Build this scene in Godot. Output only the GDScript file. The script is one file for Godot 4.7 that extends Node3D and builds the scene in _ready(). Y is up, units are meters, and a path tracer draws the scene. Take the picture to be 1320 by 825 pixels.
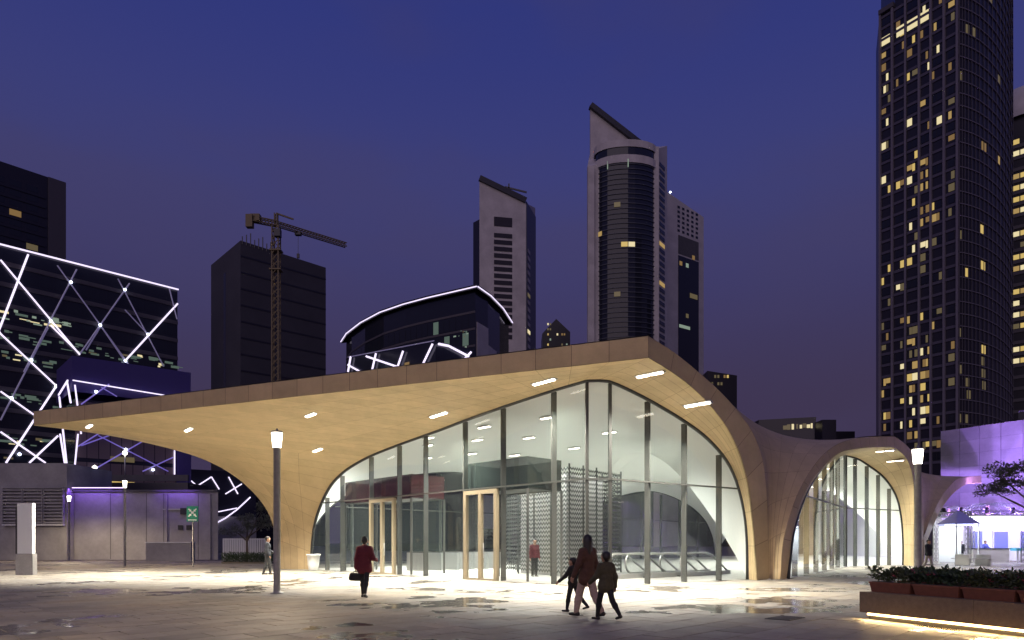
extends Node3D
# A metro entrance pavilion on a paved plaza at dusk, city towers behind.
# Ground points are Vector2(x, depth); depth runs away from the viewer, so a world point is (x, height, -depth).

const EYE := 1.5
const FOCAL := 880.0
const HORIZON := 700.0
const ORD := ["first", "second", "third", "fourth", "fifth", "sixth", "seventh", "eighth"]

var mats := {}
var tex := {}
var used := {}
var lit: Array = []
var unit_box: BoxMesh

func V(x: float, h: float, d: float) -> Vector3:
	return Vector3(x, h, -d)

func G(p: Vector2, h: float) -> Vector3:
	return Vector3(p.x, h, -p.y)

func spot(bearing: float, dist: float) -> Vector2:      # survey bearing + distance -> ground point
	return Vector2((bearing - 660.0) / FOCAL * dist, dist)

func rise(mark: float, dist: float) -> float:           # survey mark + distance -> height in metres
	return EYE + (HORIZON - mark) / FOCAL * dist

func on_face(bx: float, my: float, a: Vector2, b: Vector2) -> Vector3:   # point of the vertical face a-b
	var k := (bx - 660.0) / FOCAL
	var e := b - a
	var u := (k * a.y - a.x) / (e.x - k * e.y)
	var p := a + e * u
	return G(p, rise(my, p.y))

# ---------- names, things, parts
func numbered(n: String) -> String:
	if not used.has(n):
		used[n] = 0
		return n
	used[n] += 1
	return "%s_%03d" % [n, used[n]]

func thing(called: String, label: String, category: String, at: Vector3, group := "") -> Node3D:
	var o := Node3D.new()
	o.name = numbered(called)
	add_child(o)
	o.position = at
	o.set_meta("label", label)
	o.set_meta("category", category)
	if group != "":
		o.set_meta("group", group)
	return o

func wpos(n: Node) -> Vector3:
	var p := Vector3.ZERO
	while n != self and n is Node3D:
		p += (n as Node3D).position
		n = n.get_parent()
	return p

func put(called: String, m: Mesh, mat: Material, parent: Node = self, world := true) -> MeshInstance3D:
	var o := MeshInstance3D.new()
	o.mesh = m
	o.material_override = mat
	if parent == self:
		o.name = numbered(called)
		add_child(o)
	else:
		o.name = called
		parent.add_child(o, true)
		if world:
			o.position = -wpos(parent)
	return o

func obj(called: String, st: SurfaceTool, mat: Material, parent: Node = self, world := true) -> MeshInstance3D:
	st.generate_normals()
	return put(called, st.commit(), mat, parent, world)

func structure(o: Node) -> void:
	o.set_meta("kind", "structure")

# ---------- shapes
func S(flat := true) -> SurfaceTool:
	var st := SurfaceTool.new()
	st.begin(Mesh.PRIMITIVE_TRIANGLES)
	st.set_smooth_group(-1 if flat else 0)
	return st

func quad(st: SurfaceTool, a: Vector3, b: Vector3, c: Vector3, d: Vector3) -> void:
	for p in [a, b, c, a, c, d]:
		st.add_vertex(p)

func tri(st: SurfaceTool, a: Vector3, b: Vector3, c: Vector3) -> void:
	for p in [a, b, c]:
		st.add_vertex(p)

func hexa(st: SurfaceTool, p: Array) -> void:           # 8 corners: bottom 0-3, top 4-7
	var c := Vector3.ZERO
	for q in p:
		c += q
	c /= 8.0
	for f in [[0, 1, 2, 3], [4, 7, 6, 5], [0, 4, 5, 1], [1, 5, 6, 2], [2, 6, 7, 3], [3, 7, 4, 0]]:
		var n: Vector3 = (p[f[1]] - p[f[0]]).cross(p[f[2]] - p[f[0]])
		if n.dot(p[f[0]] - c) > 0.0:
			quad(st, p[f[3]], p[f[2]], p[f[1]], p[f[0]])
		else:
			quad(st, p[f[0]], p[f[1]], p[f[2]], p[f[3]])

func box(st: SurfaceTool, c: Vector3, s: Vector3, b := Basis.IDENTITY) -> void:
	var p := []
	for y in [-0.5, 0.5]:
		for q in [[-0.5, -0.5], [0.5, -0.5], [0.5, 0.5], [-0.5, 0.5]]:
			p.append(c + b * Vector3(q[0] * s.x, y * s.y, q[1] * s.z))
	hexa(st, p)

func bar(st: SurfaceTool, a: Vector3, b: Vector3, w: float, h: float, up := Vector3.UP) -> void:
	var f := (b - a).normalized()
	if absf(f.dot(up)) > 0.98:
		up = Vector3.RIGHT if absf(f.dot(Vector3.RIGHT)) < 0.9 else Vector3.BACK
	var r := f.cross(up).normalized()
	var u := r.cross(f)
	box(st, (a + b) / 2, Vector3(w, h, a.distance_to(b)), Basis(r, u, -f))

func tube(st: SurfaceTool, pts: Array, radii: Array, n := 8, caps := true) -> void:
	var rings := []
	var prev := Vector3.ZERO
	for i in pts.size():
		var t: Vector3 = (pts[mini(i + 1, pts.size() - 1)] - pts[maxi(i - 1, 0)]).normalized()
		var r: Vector3 = prev
		if r == Vector3.ZERO:
			r = Vector3.RIGHT if absf(t.x) < 0.8 else Vector3.UP
		r = (r - t * r.dot(t)).normalized()
		prev = r
		var u := t.cross(r)
		var ring := []
		for k in n:
			var a := TAU * k / n
			ring.append(pts[i] + (r * cos(a) + u * sin(a)) * float(radii[mini(i, radii.size() - 1)]))
		rings.append(ring)
	for i in rings.size() - 1:
		for k in n:
			var l := (k + 1) % n
			quad(st, rings[i][k], rings[i + 1][k], rings[i + 1][l], rings[i][l])
	if caps:
		for k in n:
			var l := (k + 1) % n
			tri(st, pts[0], rings[0][k], rings[0][l])
			tri(st, pts[-1], rings[-1][l], rings[-1][k])

func lathe(st: SurfaceTool, at: Vector3, prof: Array, n := 16) -> void:   # prof: [radius, height]
	for i in prof.size() - 1:
		for k in n:
			var a := TAU * k / n
			var b := TAU * (k + 1) / n
			var p := []
			for q in [[i, a], [i + 1, a], [i + 1, b], [i, b]]:
				var r: float = prof[q[0]][0]
				p.append(at + Vector3(cos(q[1]) * r, prof[q[0]][1], sin(q[1]) * r))
			quad(st, p[0], p[3], p[2], p[1])

func prism(st: SurfaceTool, poly: Array, y0: float, tops: Variant) -> void:   # ground polygon, one top height or one for each corner
	var n := poly.size()
	var area := 0.0
	for i in n:
		area += poly[i].x * poly[(i + 1) % n].y - poly[(i + 1) % n].x * poly[i].y
	var flip := area < 0.0
	var top := func(i: int) -> float: return float(tops[i]) if tops is Array else float(tops)
	for i in n:
		var j := (i + 1) % n
		var a := G(poly[i], y0)
		var b := G(poly[j], y0)
		var c := G(poly[j], top.call(j))
		var d := G(poly[i], top.call(i))
		if flip:
			quad(st, a, b, c, d)
		else:
			quad(st, d, c, b, a)
	var idx := Geometry2D.triangulate_polygon(PackedVector2Array(poly))
	for k in range(0, idx.size(), 3):
		var p := [G(poly[idx[k]], top.call(idx[k])), G(poly[idx[k + 1]], top.call(idx[k + 1])), G(poly[idx[k + 2]], top.call(idx[k + 2]))]
		if (p[1] - p[0]).cross(p[2] - p[0]).y > 0:
			p.reverse()
		tri(st, p[0], p[1], p[2])

# ---------- materials (colours are linear base colours)
func L(r: float, g: float, b: float) -> Color:
	return Color(r, g, b).linear_to_srgb()

func mat(key: String, c: Color, rough := 0.7, metal := 0.0, t := "", scale := 1.0, relief := 0.0) -> StandardMaterial3D:
	if mats.has(key):
		return mats[key]
	var m := StandardMaterial3D.new()
	m.resource_name = key
	m.albedo_color = c
	m.roughness = rough
	m.metallic = metal
	if t != "":
		m.albedo_texture = tex[t]
		m.uv1_triplanar = true
		m.uv1_world_triplanar = true
		m.uv1_scale = Vector3.ONE * scale
		if relief > 0.0:
			m.heightmap_enabled = true
			m.heightmap_texture = tex[t]
			m.heightmap_scale = relief
	mats[key] = m
	return m

func glow(key: String, c: Color, power: float) -> StandardMaterial3D:
	if mats.has(key):
		return mats[key]
	var m := StandardMaterial3D.new()
	m.resource_name = key
	m.albedo_color = L(0.04, 0.04, 0.045) if key.begins_with("win_") else L(0.5, 0.5, 0.5)
	m.roughness = 0.4
	m.emission_enabled = true
	m.emission = c
	m.emission_energy_multiplier = power
	mats[key] = m
	return m

func pane(key: String, c: Color, alpha: float) -> StandardMaterial3D:
	if mats.has(key):
		return mats[key]
	var m := StandardMaterial3D.new()
	m.resource_name = key
	m.albedo_color = Color(c.r, c.g, c.b, alpha)
	m.roughness = 0.03
	m.transparency = BaseMaterial3D.TRANSPARENCY_ALPHA
	mats[key] = m
	return m

func noise(sd: int, period: float, octaves := 3) -> FastNoiseLite:
	var n := FastNoiseLite.new()
	n.noise_type = FastNoiseLite.TYPE_SIMPLEX_SMOOTH
	n.seed = sd
	n.frequency = 1.0 / period
	n.fractal_octaves = octaves
	return n

func grain(key: String, size: int, layers: Array, tint := Color(0, 0, 0)) -> void:   # grey texture round 0.9: [seed, period, depth]
	var im := Image.create(size, size, false, Image.FORMAT_RGB8)
	var src := []
	for l in layers:
		src.append(noise(l[0], l[1]).get_seamless_image(size, size))
	for y in size:
		for x in size:
			var v := 0.9
			for i in layers.size():
				v += (src[i].get_pixel(x, y).r - 0.5) * layers[i][2]
			var c := Color(v + tint.r * (v - 0.9), v + tint.g * (v - 0.9), v + tint.b * (v - 0.9)).clamp()
			im.set_pixel(x, y, c)
	tex[key] = ImageTexture.create_from_image(im)

func make_textures() -> void:
	grain("stone", 256, [[1, 5.0, 0.18], [2, 60.0, 0.16]])
	grain("clad", 512, [[3, 9.0, 0.05], [4, 130.0, 0.09], [5, 40.0, 0.04]])
	grain("concrete", 512, [[6, 4.0, 0.12], [7, 160.0, 0.14], [8, 25.0, 0.05]])
	grain("cloth", 128, [[9, 4.0, 0.3], [10, 30.0, 0.25]])
	grain("granite", 256, [[11, 3.0, 0.9], [12, 40.0, 0.2]])
	# paving: stains and wet patches over a square of 30 m; wet stone is darker and glossy
	var n := 1024
	var im := Image.create(n, n, false, Image.FORMAT_RGB8)
	var ro := Image.create(n, n, false, Image.FORMAT_RGB8)
	var fine := noise(21, 3.5, 2).get_seamless_image(n, n)
	var mid := noise(22, 26.0, 4).get_seamless_image(n, n)
	var big := noise(23, 210.0, 4).get_seamless_image(n, n)
	var pool := noise(25, 40.0, 4).get_seamless_image(n, n)
	var dirt := noise(24, 90.0, 5).get_seamless_image(n, n)
	for y in n:
		for x in n:
			var w := smoothstep(0.6, 0.67, big.get_pixel(x, y).r * 0.6 + pool.get_pixel(x, y).r * 0.4)
			var f := fine.get_pixel(x, y).r - 0.5
			var k := dirt.get_pixel(x, y).r - 0.5
			var v := 0.84 + f * 0.22 + (mid.get_pixel(x, y).r - 0.5) * 0.14 + k * 0.24
			v *= 1.0 - 0.22 * w
			im.set_pixel(x, y, Color(v, v * (0.985 - k * 0.05), v * (0.96 - k * 0.12)).clamp())
			var r := lerpf(0.6 + f * 0.25 + k * 0.25, 0.13 + 0.2 * maxf(0, f + k), w)
			ro.set_pixel(x, y, Color(r, r, r).clamp())
	tex.paving = ImageTexture.create_from_image(im)
	tex.paving_gloss = ImageTexture.create_from_image(ro)

func make_materials() -> void:
	unit_box = BoxMesh.new()
	var pv := mat("paving", L(0.42, 0.393, 0.345), 1.0, 0.0, "paving", 1.0 / 30.0)
	pv.roughness_texture = tex.paving_gloss
	pv.vertex_color_use_as_albedo = true
	mat("joint", L(0.09, 0.08, 0.07), 0.9)
	mat("ground", L(0.22, 0.2, 0.17), 0.8, 0.0, "stone", 0.3)
	for i in 4:
		var k: float = [1.0, 0.93, 1.05, 0.97][i]
		mat("tan%d" % i, L(0.64 * k, 0.48 * k, 0.262 * k), 0.62, 0.0, "clad", 0.25)
	mat("backing", L(0.1, 0.07, 0.045), 0.9)
	mat("white", L(0.76, 0.77, 0.74), 0.6)
	mat("floor", L(0.5, 0.49, 0.46), 0.28, 0.0, "stone", 0.4)
	mat("black", L(0.015, 0.015, 0.016), 0.4)
	mat("steel", L(0.06, 0.062, 0.058), 0.5, 0.3)
	mat("mesh", L(0.05, 0.052, 0.05), 0.5, 0.3)
	mat("pale_steel", L(0.45, 0.45, 0.44), 0.35, 0.8)
	mat("bronze", L(0.3, 0.25, 0.17), 0.45, 0.3)
	mat("pole", L(0.34, 0.325, 0.31), 0.45, 0.2, "stone", 1.0)
	pane("glass", L(0.3, 0.38, 0.34), 0.025)
	pane("glass_dark", L(0.012, 0.018, 0.017), 0.86)
	pane("glass_red", L(0.035, 0.01, 0.012), 0.85)
	glow("lamp", Color(1.0, 0.96, 0.88), 9.0)
	glow("lamp_cool", Color(0.95, 0.98, 1.0), 6.0)
	glow("led", Color(0.93, 0.88, 1.0), 1.3)
	glow("led_dim", Color(0.6, 0.55, 0.85), 0.14)
	glow("led_star", Color(0.85, 0.88, 1.0), 6.0)
	glow("led_warm", Color(1.0, 0.83, 0.55), 7.0)
	lit = [glow("win_a", Color(1.0, 0.86, 0.5), 0.6), glow("win_b", Color(1.0, 0.83, 0.5), 0.38), glow("win_c", Color(1.0, 0.93, 0.72), 0.8), glow("win_d", Color(1.0, 0.8, 0.48), 0.2), glow("win_e", Color(0.85, 0.95, 0.85), 0.3), glow("win_f", Color(0.95, 0.85, 0.6), 0.12), glow("win_g", Color(0.8, 0.95, 0.85), 0.12)]
	mat("win_dark", L(0.018, 0.02, 0.03), 0.18)
	mat("slot", L(0.03, 0.026, 0.04), 0.8)
	mat("tower_dark", L(0.022, 0.02, 0.03), 0.35)
	mat("tower_glass", L(0.02, 0.022, 0.035), 0.1)
	mat("tower_stone", L(0.68, 0.63, 0.61), 0.75, 0.0, "concrete", 0.03)
	mat("tower_pier", L(0.085, 0.075, 0.085), 0.6)
	mat("concrete", L(0.4, 0.385, 0.38), 0.8, 0.0, "concrete", 0.12)
	mat("concrete_dark", L(0.12, 0.115, 0.12), 0.8, 0.0, "concrete", 0.12)
	mat("blue_panel", L(0.05, 0.035, 0.17), 0.5)
	mat("crane", L(0.2, 0.15, 0.07), 0.6)

# ---------- surfaces spanned between two rails
func spline(pts: Array, sub := 8) -> Array:
	var out := []
	var n := pts.size()
	for i in n - 1:
		var p0: Vector3 = pts[maxi(i - 1, 0)]
		var p1: Vector3 = pts[i]
		var p2: Vector3 = pts[i + 1]
		var p3: Vector3 = pts[mini(i + 2, n - 1)]
		for k in sub:
			out.append(p1.cubic_interpolate(p2, p0, p3, float(k) / sub))
	out.append(pts[-1])
	return out

func rail(pts: Array, n: int) -> Array:                 # n + 1 points evenly along the line
	var acc := [0.0]
	for i in pts.size() - 1:
		acc.append(acc[-1] + pts[i].distance_to(pts[i + 1]))
	var out := []
	var j := 0
	for k in n + 1:
		var want: float = acc[-1] * k / n
		while j < pts.size() - 2 and acc[j + 1] < want:
			j += 1
		var t: float = (want - acc[j]) / maxf(acc[j + 1] - acc[j], 1e-6)
		out.append(pts[j].lerp(pts[j + 1], clampf(t, 0, 1)))
	return out

func join(parts: Array) -> Array:
	var out := []
	for p in parts:
		for q in p:
			if out.is_empty() or out[-1].distance_to(q) > 1e-5:
				out.append(q)
	return out

func profile(a: Vector2, b: Vector2, uh: Array) -> Array:    # [share of the way a-b, height] -> world points
	var out := []
	for q in uh:
		out.append(G(a.lerp(b, q[0]), q[1]))
	return out

func along(r: Array, s: float) -> Vector3:              # s in 0 .. size-1
	s = clampf(s, 0.0, r.size() - 1.0)
	var i := mini(int(s), r.size() - 2)
	return r[i].lerp(r[i + 1], s - i)

func patch(f: Callable, s0: float, s1: float, w0: float, w1: float, ns: int, nw: int, towards: Vector3, lift := 0.0) -> ArrayMesh:
	var st := SurfaceTool.new()
	st.begin(Mesh.PRIMITIVE_TRIANGLES)
	var es := 0.35
	var ew := 0.02
	var p := []
	var q := []
	for i in ns + 1:
		for j in nw + 1:
			var s := lerpf(s0, s1, float(i) / ns)
			var w := lerpf(w0, w1, float(j) / nw)
			var c: Vector3 = f.call(s, w)
			var ds: Vector3 = f.call(s + es, w) - f.call(s - es, w)
			var dw: Vector3 = f.call(s, minf(w + ew, 1.0)) - f.call(s, maxf(w - ew, 0.0))
			var n := ds.cross(dw)
			n = n.normalized() if n.length() > 1e-9 else Vector3.DOWN
			if n.dot(towards - c) < 0.0:
				n = -n
			p.append(c - n * lift)
			q.append(n)
	for i in ns:
		for j in nw:
			var a := i * (nw + 1) + j
			for t in [[a, a + 1, a + nw + 2], [a, a + nw + 2, a + nw + 1]]:
				var g: Vector3 = (p[t[1]] - p[t[0]]).cross(p[t[2]] - p[t[0]])
				if g.dot(q[t[0]] + q[t[1]] + q[t[2]]) > 0.0:
					t.reverse()
				for k in t:
					st.set_normal(q[k])
					st.add_vertex(p[k])
	return st.commit()

func cladding(parent: Node, called: String, f: Callable, cells: int, per: int, rows: int, keys: String, towards: Vector3, sd: int, gap := 0.01) -> void:
	var rng := RandomNumberGenerator.new()
	rng.seed = sd
	for i in cells:
		for j in rows:
			var mid_s := (i + 0.5) * per
			var gs := gap / maxf(0.2, f.call(i * per + 0.01, (j + 0.5) / rows).distance_to(f.call((i + 1) * per - 0.01, (j + 0.5) / rows))) * per
			var gw := gap / maxf(0.2, f.call(mid_s, 0.0).distance_to(f.call(mid_s, 1.0)))
			var m := patch(f, i * per + gs * 0.5, (i + 1) * per - gs * 0.5, float(j) / rows + gw * 0.5, float(j + 1) / rows - gw * 0.5, per, 3 if rows > 1 else 1, towards)
			put(called, m, mats[keys + str(rng.randi() % 4)], parent)
	put(called + "_backing", patch(f, 0, cells * per, 0, 1, cells * per, 6, towards, 0.03), mats.backing, parent)

# ---------- the view, the sky, the light
func make_view() -> void:
	var cam := Camera3D.new()
	cam.name = "camera"
	add_child(cam)
	cam.position = Vector3(0, EYE, 0)
	cam.projection = Camera3D.PROJECTION_FRUSTUM
	cam.near = 0.1
	cam.far = 3000.0
	cam.size = 0.1 * 825.0 / FOCAL
	cam.frustum_offset = Vector2(0, 0.1 * (HORIZON - 412.5) / FOCAL)
	cam.current = true
	var env := Environment.new()
	env.tonemap_mode = Environment.TONE_MAPPER_LINEAR
	env.tonemap_exposure = 1.0
	env.background_mode = Environment.BG_SKY
	env.sdfgi_enabled = true
	env.ssao_enabled = true
	env.ssil_enabled = true
	# dusk air: deep blue above, mauve haze low down, thin cloud
	var w := 1024
	var h := 512
	var im := Image.create(w, h, false, Image.FORMAT_RGBF)
	var n := noise(77, 1.0, 5)
	n.frequency = 1.0
	for y in h:
		var el := PI / 2 - PI * (y + 0.5) / h
		for x in w:
			var az := TAU * (x + 0.5) / w
			var d := Vector3(cos(el) * sin(az), sin(el), cos(el) * cos(az))
			var t := clampf(d.y / 0.62, 0.0, 1.0)
			var low := Color(0.050, 0.037, 0.083)
			var mid := Color(0.048, 0.052, 0.185)
			var top := Color(0.026, 0.037, 0.2)
			var c := low.lerp(mid, smoothstep(0.25, 0.85, t)).lerp(top, smoothstep(0.65, 1.1, t))
			var cl := n.get_noise_3d(d.x * 1.5, d.y * 4.5, d.z * 1.5)
			var k := smoothstep(-0.12, 0.5, cl)
			c = c.lerp(Color(0.060, 0.050, 0.125), k * 0.34)
			im.set_pixel(x, y, c)
	var sky := Sky.new()
	var pm := PanoramaSkyMaterial.new()
	pm.panorama = ImageTexture.create_from_image(im)
	sky.sky_material = pm
	env.sky = sky
	var we := WorldEnvironment.new()
	we.name = "environment"
	we.environment = env
	add_child(we)
	# the last glow of the west, low behind the viewer
	var sun := DirectionalLight3D.new()
	sun.name = "afterglow"
	sun.light_color = Color(1.0, 0.9, 0.92)
	sun.light_energy = 0.17
	sun.light_angular_distance = 60.0
	sun.shadow_enabled = true
	add_child(sun)
	sun.rotation_degrees = Vector3(-26, -18, 0)

# ---------- the station
const AX1 := Vector2(0.70, 0.714)      # along the row of vaults
const AX2 := Vector2(-0.714, 0.70)     # across it

var hall_poly: PackedVector2Array

func trim(called: String, pts: Array, r: float, m: Material, parent: Node) -> void:
	var st := S(false)
	tube(st, pts, [r], 6)
	obj(called, st, m, parent)

func height_at(uh: Array, u: float) -> float:
	for i in uh.size() - 1:
		if u <= uh[i + 1][0]:
			return lerpf(uh[i][1], uh[i + 1][1], clampf((u - uh[i][0]) / maxf(uh[i + 1][0] - uh[i][0], 1e-5), 0, 1))
	return uh[-1][1]

func curtain_wall(parent: Node, a: Vector2, b: Vector2, uh: Array, cuts: Array, transom: float, skip := []) -> void:
	var dirv := (G(b, 0) - G(a, 0)).normalized()
	var inward := dirv.cross(Vector3.UP)
	if inward.dot(G(b, 0)) < 0:
		inward = -inward
	for i in cuts.size() - 1:
		for level in 2:
			if level == 0 and skip.has(i):
				continue
			var st := S()
			var n := 8
			var any := false
			for k in n:
				var u0 := lerpf(cuts[i], cuts[i + 1], float(k) / n)
				var u1 := lerpf(cuts[i], cuts[i + 1], float(k + 1) / n)
				var h0 := height_at(uh, u0)
				var h1 := height_at(uh, u1)
				var lo0 := 0.04 if level == 0 else transom + 0.03
				var t0 := minf(h0, transom - 0.03) if level == 0 else maxf(h0, lo0)
				var t1 := minf(h1, transom - 0.03) if level == 0 else maxf(h1, lo0)
				if t0 - lo0 < 0.02 and t1 - lo0 < 0.02:
					continue
				any = true
				quad(st, G(a.lerp(b, u0), lo0), G(a.lerp(b, u1), lo0), G(a.lerp(b, u1), t1), G(a.lerp(b, u0), t0))
			if any:
				obj("glass_pane", st, mats.glass, parent)
	for i in range(1, cuts.size() - 1):
		var p := a.lerp(b, cuts[i])
		var st := S()
		var top := height_at(uh, cuts[i]) - 0.02
		box(st, G(p, 0.02 + top / 2) + inward * 0.16, Vector3(0.06, top, 0.24), Basis(dirv, Vector3.UP, dirv.cross(Vector3.UP)))
		obj("mullion", st, mats.steel, parent)
	var ua: float = cuts[0]
	var ub: float = cuts[-1]
	for k in 60:
		if height_at(uh, ua) < transom:
			ua += 0.005
		if height_at(uh, ub) < transom:
			ub -= 0.005
	var tr := S()
	bar(tr, G(a.lerp(b, ua), transom), G(a.lerp(b, ub), transom), 0.1, 0.055)
	obj("transom", tr, mats.steel, parent)

func downlight(parent: Node, at: Vector3, dirv: Vector3, down: Vector3, energy: float, pair := true, cone := 66.0) -> void:
	var f := dirv - down * dirv.dot(down)
	f = f.normalized()
	var o := Node3D.new()
	o.name = "downlight"
	parent.add_child(o, true)
	o.position = at - wpos(parent)
	var b := Basis(f, -down, f.cross(-down))
	var hs := S()
	box(hs, Vector3.ZERO, Vector3(1.1 if pair else 0.8, 0.05, 0.2), b)
	put("housing", commit(hs), mats.pale_steel, o, false)
	for k in ([-1, 1] if pair else [0]):
		var ls := S()
		box(ls, b * Vector3(k * 0.26, -0.04, 0), Vector3(0.44 if pair else 0.7, 0.03, 0.12), b)
		put("lamp_lens", commit(ls), mats.lamp, o, false)
	var l := SpotLight3D.new()
	l.name = "lamp_light"
	l.light_color = Color(1.0, 0.97, 0.91) if cone < 70.0 else Color(0.97, 1.0, 0.96)
	l.light_energy = energy
	l.spot_angle = cone
	l.spot_angle_attenuation = 0.7
	l.spot_range = 40.0
	l.spot_attenuation = 2.0
	l.light_size = 0.22
	l.shadow_enabled = true
	o.add_child(l)
	var lp := at + down * 0.1
	l.look_at_from_position(lp, lp + Vector3.DOWN, Vector3.BACK)

func commit(st: SurfaceTool) -> ArrayMesh:
	st.generate_normals()
	return st.commit()

func make_station() -> void:
	var g0 := Vector2(-11.1, 38.3)
	var ga := Vector2(2.58, 23.4)
	var gb := Vector2(3.39, 23.5)
	var g1 := Vector2(9.64, 28.0)
	var t2 := Vector2(-23.2, 33.1)
	var t1 := Vector2(4.2, 21.0)
	var f0 := Vector2(-13.55, 39.5)
	var f1 := Vector2(10.2, 27.8)
	var v2l := Vector2(10.8, 27.8)
	var v2t := Vector2(22.86, 40.8)
	var v2r := Vector2(27.6, 46.0)
	var v3t := Vector2(44.7, 65.0)
	var k1 := Vector2(4.9, 57.0)
	var k2 := Vector2(22.3, 75.0)
	var st: SurfaceTool
	var root := thing("metro_entrance", "vaulted tan metro pavilion with glass walls and long cantilevered roof", "metro station", G(Vector2(0, 35), 0))

	var glass_l := [[-0.02, 0.0], [-0.014, 1.15], [0.0, 2.37], [0.032, 3.43], [0.09, 4.52], [0.153, 5.14], [0.213, 5.49], [0.289, 5.79], [0.377, 6.02], [0.489, 6.24], [0.591, 6.43], [0.67, 6.60], [0.767, 6.78], [0.854, 6.92], [0.933, 7.02], [1.0, 7.08]]
	var glass_r := [[0.0, 7.08], [0.137, 6.87], [0.292, 6.58], [0.485, 6.14], [0.661, 5.62], [0.816, 4.88], [0.913, 4.01], [0.98, 2.77], [1.005, 1.5], [1.007, 0.0]]
	var edge_l := [[0.0, 0.0], [0.008, 1.5], [0.031, 2.75], [0.068, 3.63], [0.123, 4.42], [0.195, 5.15], [0.282, 5.76], [0.384, 6.23], [0.546, 6.67], [0.699, 6.94], [0.844, 7.1], [1.0, 7.2]]
	var edge_r := [[0.0, 7.2], [0.174, 7.02], [0.337, 6.74], [0.502, 6.27], [0.647, 5.64], [0.763, 4.77], [0.845, 3.63], [0.904, 1.81], [0.939, 0.0]]
	var edge_rt := [[0.0, 7.87], [0.185, 7.7], [0.368, 7.4], [0.573, 6.98], [0.763, 6.42], [0.904, 5.78], [1.0, 4.95], [1.047, 3.7], [1.065, 2.14], [1.075, 0.0]]
	# front bay: soffit between the roof edge and the glass
	var per := 4
	var ol := rail(spline(profile(f0, t2, edge_l)), 9 * per)
	var om := rail([G(t2, 7.2), G(t1, 7.2)], 24 * per)
	var orr := rail(spline(profile(t1, f1, edge_r)), 9 * per)
	var gl := spline(profile(g0, ga, glass_l))
	var knee := 0
	for i in gl.size():
		if gl[i].y < 5.7:
			knee = i
	var mid := (G(ga, 7.1) + G(gb, 7.1)) / 2
	var i1 := rail(gl.slice(0, knee + 1), 9 * per)
	var i2 := rail(join([gl.slice(knee), [mid]]), 24 * per)
	var i3 := rail(join([[mid], spline(profile(gb, g1, glass_r))]), 9 * per)
	var outer := join([ol, om, orr])
	var inner := join([i1, i2, i3])
	var soffit := func(s: float, w: float) -> Vector3: return along(outer, s).lerp(along(inner, s), w)
	var seen := Vector3(0, -8, -16)
	cladding(root, "soffit_panel", soffit, 42, per, 5, "tan", seen, 5)
	# roof edge: long straight fascia, then the one that falls to the right foot
	var top_m := rail([G(t2, 7.88), G(t1, 7.88)], 24 * per)
	var fm := func(s: float, w: float) -> Vector3: return along(om, s).lerp(along(top_m, s), w)
	cladding(root, "fascia_panel", fm, 24, per, 1, "tan", Vector3(0, 5, 0), 6, 0.016)
	var top_r := rail(spline(profile(t1, f1, edge_rt)), 9 * per)
	var fr := func(s: float, w: float) -> Vector3: return along(orr, s).lerp(along(top_r, s), w)
	cladding(root, "fascia_panel", fr, 9, per, 1, "tan", Vector3(20, 3, 0), 7, 0.016)
	# edge that falls from the far tip to the left foot, thickness upwards and inwards
	var top_l := []
	for i in ol.size():
		var t: Vector3 = (ol[mini(i + 1, ol.size() - 1)] - ol[maxi(i - 1, 0)]).normalized()
		var side := t.cross((G(t2, 0) - G(f0, 0)).normalized().cross(Vector3.UP)).normalized()
		if side.y < -0.01 or (absf(side.y) < 0.3 and side.dot(G(g0, 0) - G(f0, 0)) < 0):
			side = -side
		top_l.append(ol[i] + side * 0.68)
	var fl := func(s: float, w: float) -> Vector3: return along(ol, s).lerp(along(top_l, s), w)
	cladding(root, "fascia_panel", fl, 9, per, 1, "tan", Vector3(-40, 3, -45), 8, 0.016)

	# second bay
	var b2l := [[0.063, 0.0], [0.079, 1.5], [0.13, 3.02], [0.208, 4.18], [0.299, 5.02], [0.388, 5.64], [0.481, 6.1], [0.741, 6.76], [1.0, 7.2]]
	var b2lt := [[0.02, 0.0], [0.035, 1.5], [0.085, 2.85], [0.15, 3.97], [0.253, 5.15], [0.363, 6.0], [0.501, 6.66], [0.699, 7.24], [1.0, 7.88]]
	var b2r := [[0.0, 7.2], [0.3, 6.98], [0.52, 6.55], [0.66, 5.6], [0.73, 4.0], [0.75, 2.0], [0.75, 0.0]]
	var b2rt := [[0.0, 7.88], [0.36, 7.7], [0.75, 7.2], [0.98, 6.3], [1.06, 5.0], [1.08, 3.0], [1.08, 0.0]]
	var a2 := Vector2(20.9, 42.8)
	var l2 := Vector2(11.4, 28.3)
	var g2 := Vector2(26.4, 46.2)
	var g2l := [[0.015, 0.0], [0.04, 1.0], [0.068, 1.85], [0.167, 3.1], [0.323, 4.4], [0.503, 5.4], [0.731, 6.36], [0.9, 6.86], [1.0, 7.0]]
	var g2r := [[0.0, 7.0], [0.197, 6.88], [0.396, 6.5], [0.671, 5.8], [0.885, 4.7], [0.98, 3.4], [1.02, 1.8], [1.02, 0.0]]
	var o2 := join([rail(spline(profile(v2l, v2t, b2l)), 12 * per), rail(spline(profile(v2t, v2r, b2r)), 8 * per)])
	var n2 := join([rail(spline(profile(l2, a2, g2l)), 12 * per), rail(spline(profile(a2, g2, g2r)), 8 * per)])
	var s2 := func(s: float, w: float) -> Vector3: return along(o2, s).lerp(along(n2, s), w)
	cladding(root, "soffit_panel", s2, 20, per, 3, "tan", Vector3(14, -8, -30), 15)
	var q2 := join([rail(spline(profile(v2l, v2t, b2lt)), 12 * per), rail(spline(profile(v2t, v2r, b2rt)), 8 * per)])
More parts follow.
